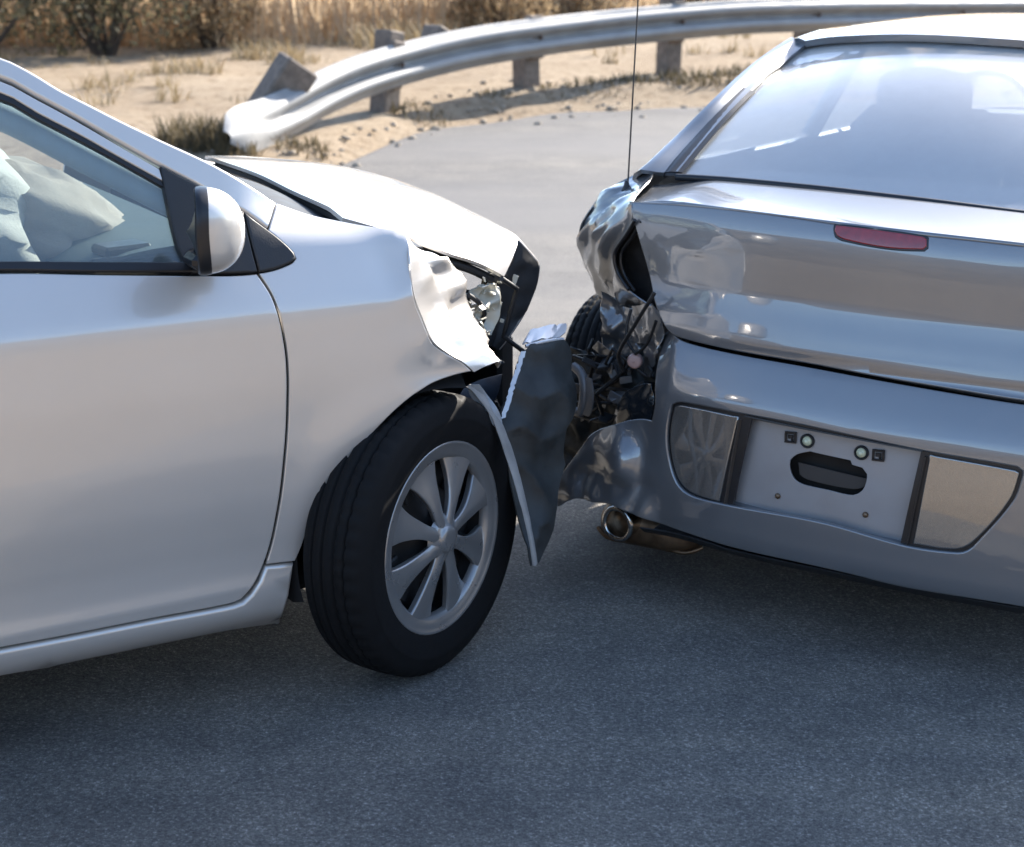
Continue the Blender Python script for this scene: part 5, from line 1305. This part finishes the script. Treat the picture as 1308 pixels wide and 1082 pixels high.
# near-black blocks inside the tail so that nothing shows through
g = G(); g.box((.55, 0, .55), (.05, 1.25, .62), None, .01); g.box((.30, .30, .45), (.35, .25, .35), Matrix.Rotation(.3, 3, 'Z'), .03); g.box((.27, -.1, .50), (.08, 1.1, .25), None, .02); g.build('inner_tail', M_DARK, B)

# exhaust
ex = OUT['exh']; p = PB_(ex[0]); p.x += .02
g = G(); g.lathe([(.040, .03), (.0425, .028), (.0425, -.05), (.040, -.10), (.036, -.1), (.037, .02), (.040, .03)], p + Vector((.03, 0, 0)), (-1, .15, .0), 32); g.lathe([(.0405 + .0070*math.cos(2*math.pi*k/12), .032 + .0070*math.sin(2*math.pi*k/12)) for k in range(13)], p + Vector((.03, 0, 0)), (-1, .15, 0), 36); EXT = g.build('tail_pipe', M_CHR, B)
g = G(); g.lathe([(.035, -.02), (0, -.03)], p + Vector((.03, 0, 0)), (-1, .15, 0), 24); g.build('pipe_bore', M_DARK, EXT)
g = G()
rows = []
mc = Vector((.27, .545, .128))
for i in range(15):
    t = i/14; e = (1 - abs(2*t - 1)**3)**.4 if 0 < t < 1 else 0.
    row = []
    for k in range(33):
        an = 2*math.pi*k/32; c, s_ = math.cos(an), math.sin(an); q = (abs(c)**2.8 + abs(s_)**2.8)**(-1/2.8)
        row.append(mc + Vector((.09*c*q*e, .155*(1 - 2*t), .056*s_*q*e)))
    rows.append(row)
g.sheet(rows, 0); g.tube([mc + Vector((-.064 if 0 < i < 8 else -.045, .148*(1-2*i/8), -.040 if 0 < i < 8 else -.025)) for i in range(9)], .006, 6)
g.tube([p + Vector((.08, -.01, 0)), p + Vector((.16, -.02, .01)), mc + Vector((-.02, .1, 0))], .03, 10)
g.tube([mc + Vector((0, -.2, 0)), (.6, .1, .22), (1.6, .1, .2), (3.2, .12, .2)], .028, 8); g.build('muffler', M_RUST, B)
# aerial
an = [PB_(t) for t in OUT['antenna']]
g = G(); g.lathe([(.019, -.012), (.019, -.002), (.015, .006), (.009, .018), (.006, .030), (.004, .034)], an[0], (0.03, 0, 1), 20); AE = g.build('aerial_base', M_BLK, B)
g = G(); g.tube([an[0] + Vector((0, 0, .02)), an[1], an[2], an[3]], lambda t: .0028 - .0012*t, 8, smooth=0); g.build('aerial_rod', M_BLKS, AE)

# wheels; the left rear one is knocked askew
def wheelB(x, y, z, rz, rx=0., ry=0.): return wheel(B, x, y, z, rz, ry, W0, rx)
WL = wheelB(.74, .80, .335, rad(180 - 6), rad(14))
wheelB(.98, -.76, .3165, 0); wheelB(3.72, .76, .3165, rad(180)); wheelB(3.72, -.76, .3165, 0)

# cabin seen through the rear window
for y in (.37, -.37):
    g = G(); g.box((1.95, y, .78), (.16, .50, .60), Matrix.Rotation(-.18, 3, 'Y'), .07); g.box((2.3, y, .45), (.5, .5, .18), None, .06)
    hp = []
    for i in range(11):
        t = i/10; e = (1 - abs(2*t - 1)**4)**.5 if 0 < t < 1 else .0
        hp.append([Vector((1.86 + .05*math.cos(2*math.pi*k/24)*max(e, .05), y + (.155 - .0*t)*math.copysign(abs(math.sin(2*math.pi*k/24))**.6, math.sin(2*math.pi*k/24))*max(e, .02), 1.02 + .19*t)) for k in range(25)])
    g.sheet(hp, 0); g.build('seat', M_SEATB, B)
g = G(); g.box((.95, 0, .66), (.16, 1.22, .52), Matrix.Rotation(-.3, 3, 'Y'), .06); g.box((.70, 0, .955), (.46, 1.16, .03), None, .01); g.box((1.25, 0, .45), (.5, 1.2, .16), None, .05); g.build('rear_seat', M_SEATB, B)
g = G(); g.lathe([(.18, -.013), (.193, 0), (.18, .013), (.167, 0), (.18, -.013)], (2.62, .37, .98), (-.9, 0, .42), 36); g.box((2.63, .37, .98), (.03, .33, .05), None, .015); g.build('steering_wheel', M_BLKS, B)
g = G(); g.box((2.95, 0, .90), (.40, 1.34, .16), None, .06); g.build('dashboard', M_SEATB, B)
g = G(); g.box((2.58, 0, 1.25), (.03, .22, .06), None, .015); g.tube([(2.6, 0, 1.28), (2.68, 0, 1.31)], .008, 6); g.build('interior_mirror', M_BLKS, B)

# the rest of the body, seen only from elsewhere
M_GLASSB2 = glass_mat('cabin_glass', (.93, .96, .96), .02, (.8, .84, .86), 1.3)
def bs(x, z):   # half width
    w = np.interp(z, [.18, .30, .55, .75, .90, .96, 1.30], [.80, .845, .865, .86, .83, .79, .60])
    return float(w - .30*max(0, x - 4.0)**2 - (.25*max(0, .9 - x)**2 if x < .9 else 0))
def bR(x, z): return (x, -bs(x, z), z)
def bL(x, z): return (x, bs(x, z), z)
for sf, h, left in ((bR, (0, -1, .1), 0), (bL, (0, 1, .1), 1)):
    if not left:
        g = G(); g.panel([(.30, .66), (.22, .78), (.20, .90), (.30, .985), (.50, 1.0), (1.2, .975), (1.33, .60), (1.26, .45), (1.12, .60), (.98, .655), (.78, .62), (.64, .48), (.60, .32), (.34, .32), (.28, .45)], sf, h, .05, .012, .003); g.build('rear_wing', M_BRZ, B)
        g = G(); g.panel([(-.02, 0), (.10, 0), (.12, .14), (.0, .16)], lambda u, v: (.19 + u + .1*v, -.64 - u*1.3, .72 + v), (-1, -.6, 0), .03, .02, .01); g.build('tail_light', M_RED, B)
    g = G(); g.panel([(1.345, .60), (1.29, .45), (1.36, .26), (2.28, .26), (2.30, .60), (2.27, .955), (1.23, .972)], sf, h, .06, .015, .004); g.build('rear_door', M_BRZ, B)
    g = G(); g.panel([(2.315, .60), (2.295, .26), (3.28, .26), (3.33, .40), (3.38, .60), (3.40, .90), (3.36, .93), (2.285, .953)], sf, h, .06, .015, .004); g.build('front_door', M_BRZ, B)
    g = G(); g.panel([(1.36, .245), (1.38, .18), (3.32, .18), (3.28, .245)], sf, h, .06, .02, .006); g.build('side_sill', M_BRZ, B)
    g = G(); g.panel([(3.415, .90), (3.395, .60), (3.345, .40), (3.37, .32), (3.40, .45), (3.55, .60), (3.72, .655), (3.90, .60), (4.04, .45), (4.07, .32), (4.45, .30), (4.60, .50), (4.55, .70), (4.2, .84), (3.5, .945)], sf, h, .05, .012, .004); g.build('front_wing', M_BRZ, B)
    def gs(x, z, left=left): return (x, (1 if left else -1)*(.79 - .49*(z - .96) - .05*(z-.96)**2), z)
    g = G(); g.panel([(.98, .985), (1.35, 1.20), (1.6, 1.245), (2.25, 1.24), (2.6, 1.18), (3.25, .955), (2.0, .96)], gs, h, .06, .004, .001); g.build('side_window', M_GLASSB2, B)
    g = G(); g.tube([gs(x, z) for x, z in [(1.3, 1.24), (1.6, 1.27), (2.3, 1.262), (2.65, 1.19), (3.35, .96)]], .035, 10); g.tube([gs(1.98, .96), gs(2.0, 1.26)], .03, 8); g.build('door_frame', M_BRZ, B)
ws = [(Vector((2.47, .56, 1.272))), Vector((2.66, .60, 1.225)), Vector((3.0, .68, 1.10)), Vector((3.38, .74, .96))]
g = G(); g.sheet([cross(p, Vector((p.x, -p.y, p.z)), 20, .02, .12) for p in ws], .005); g.build('windscreen', M_GLASSB2, B)
hd = [Vector((3.42, .74, .94)), Vector((3.9, .72, .88)), Vector((4.3, .66, .80)), Vector((4.52, .60, .72)), Vector((4.62, .58, .60)), Vector((4.66, .60, .40)), Vector((4.60, .60, .22))]
g = G(); g.sheet([cross(p, Vector((p.x, -p.y, p.z)), 20, .03, .10) for p in hd], .01); g.build('hood', M_BRZ, B)
g = G(); g.box((.42, -.15, .27), (.55, .9, .14), None, .05); g.box((2.3, 0, .22), (3.6, 1.5, .06), None, .02); g.box((4.0, 0, .5), (.9, 1.1, .4), None, .05); g.box((3.35, 0, .6), (.05, 1.4, .6), None, .01); g.build('floor_pan', M_DARK, B)  # box under the tail is unseen, added to deepen the shade below
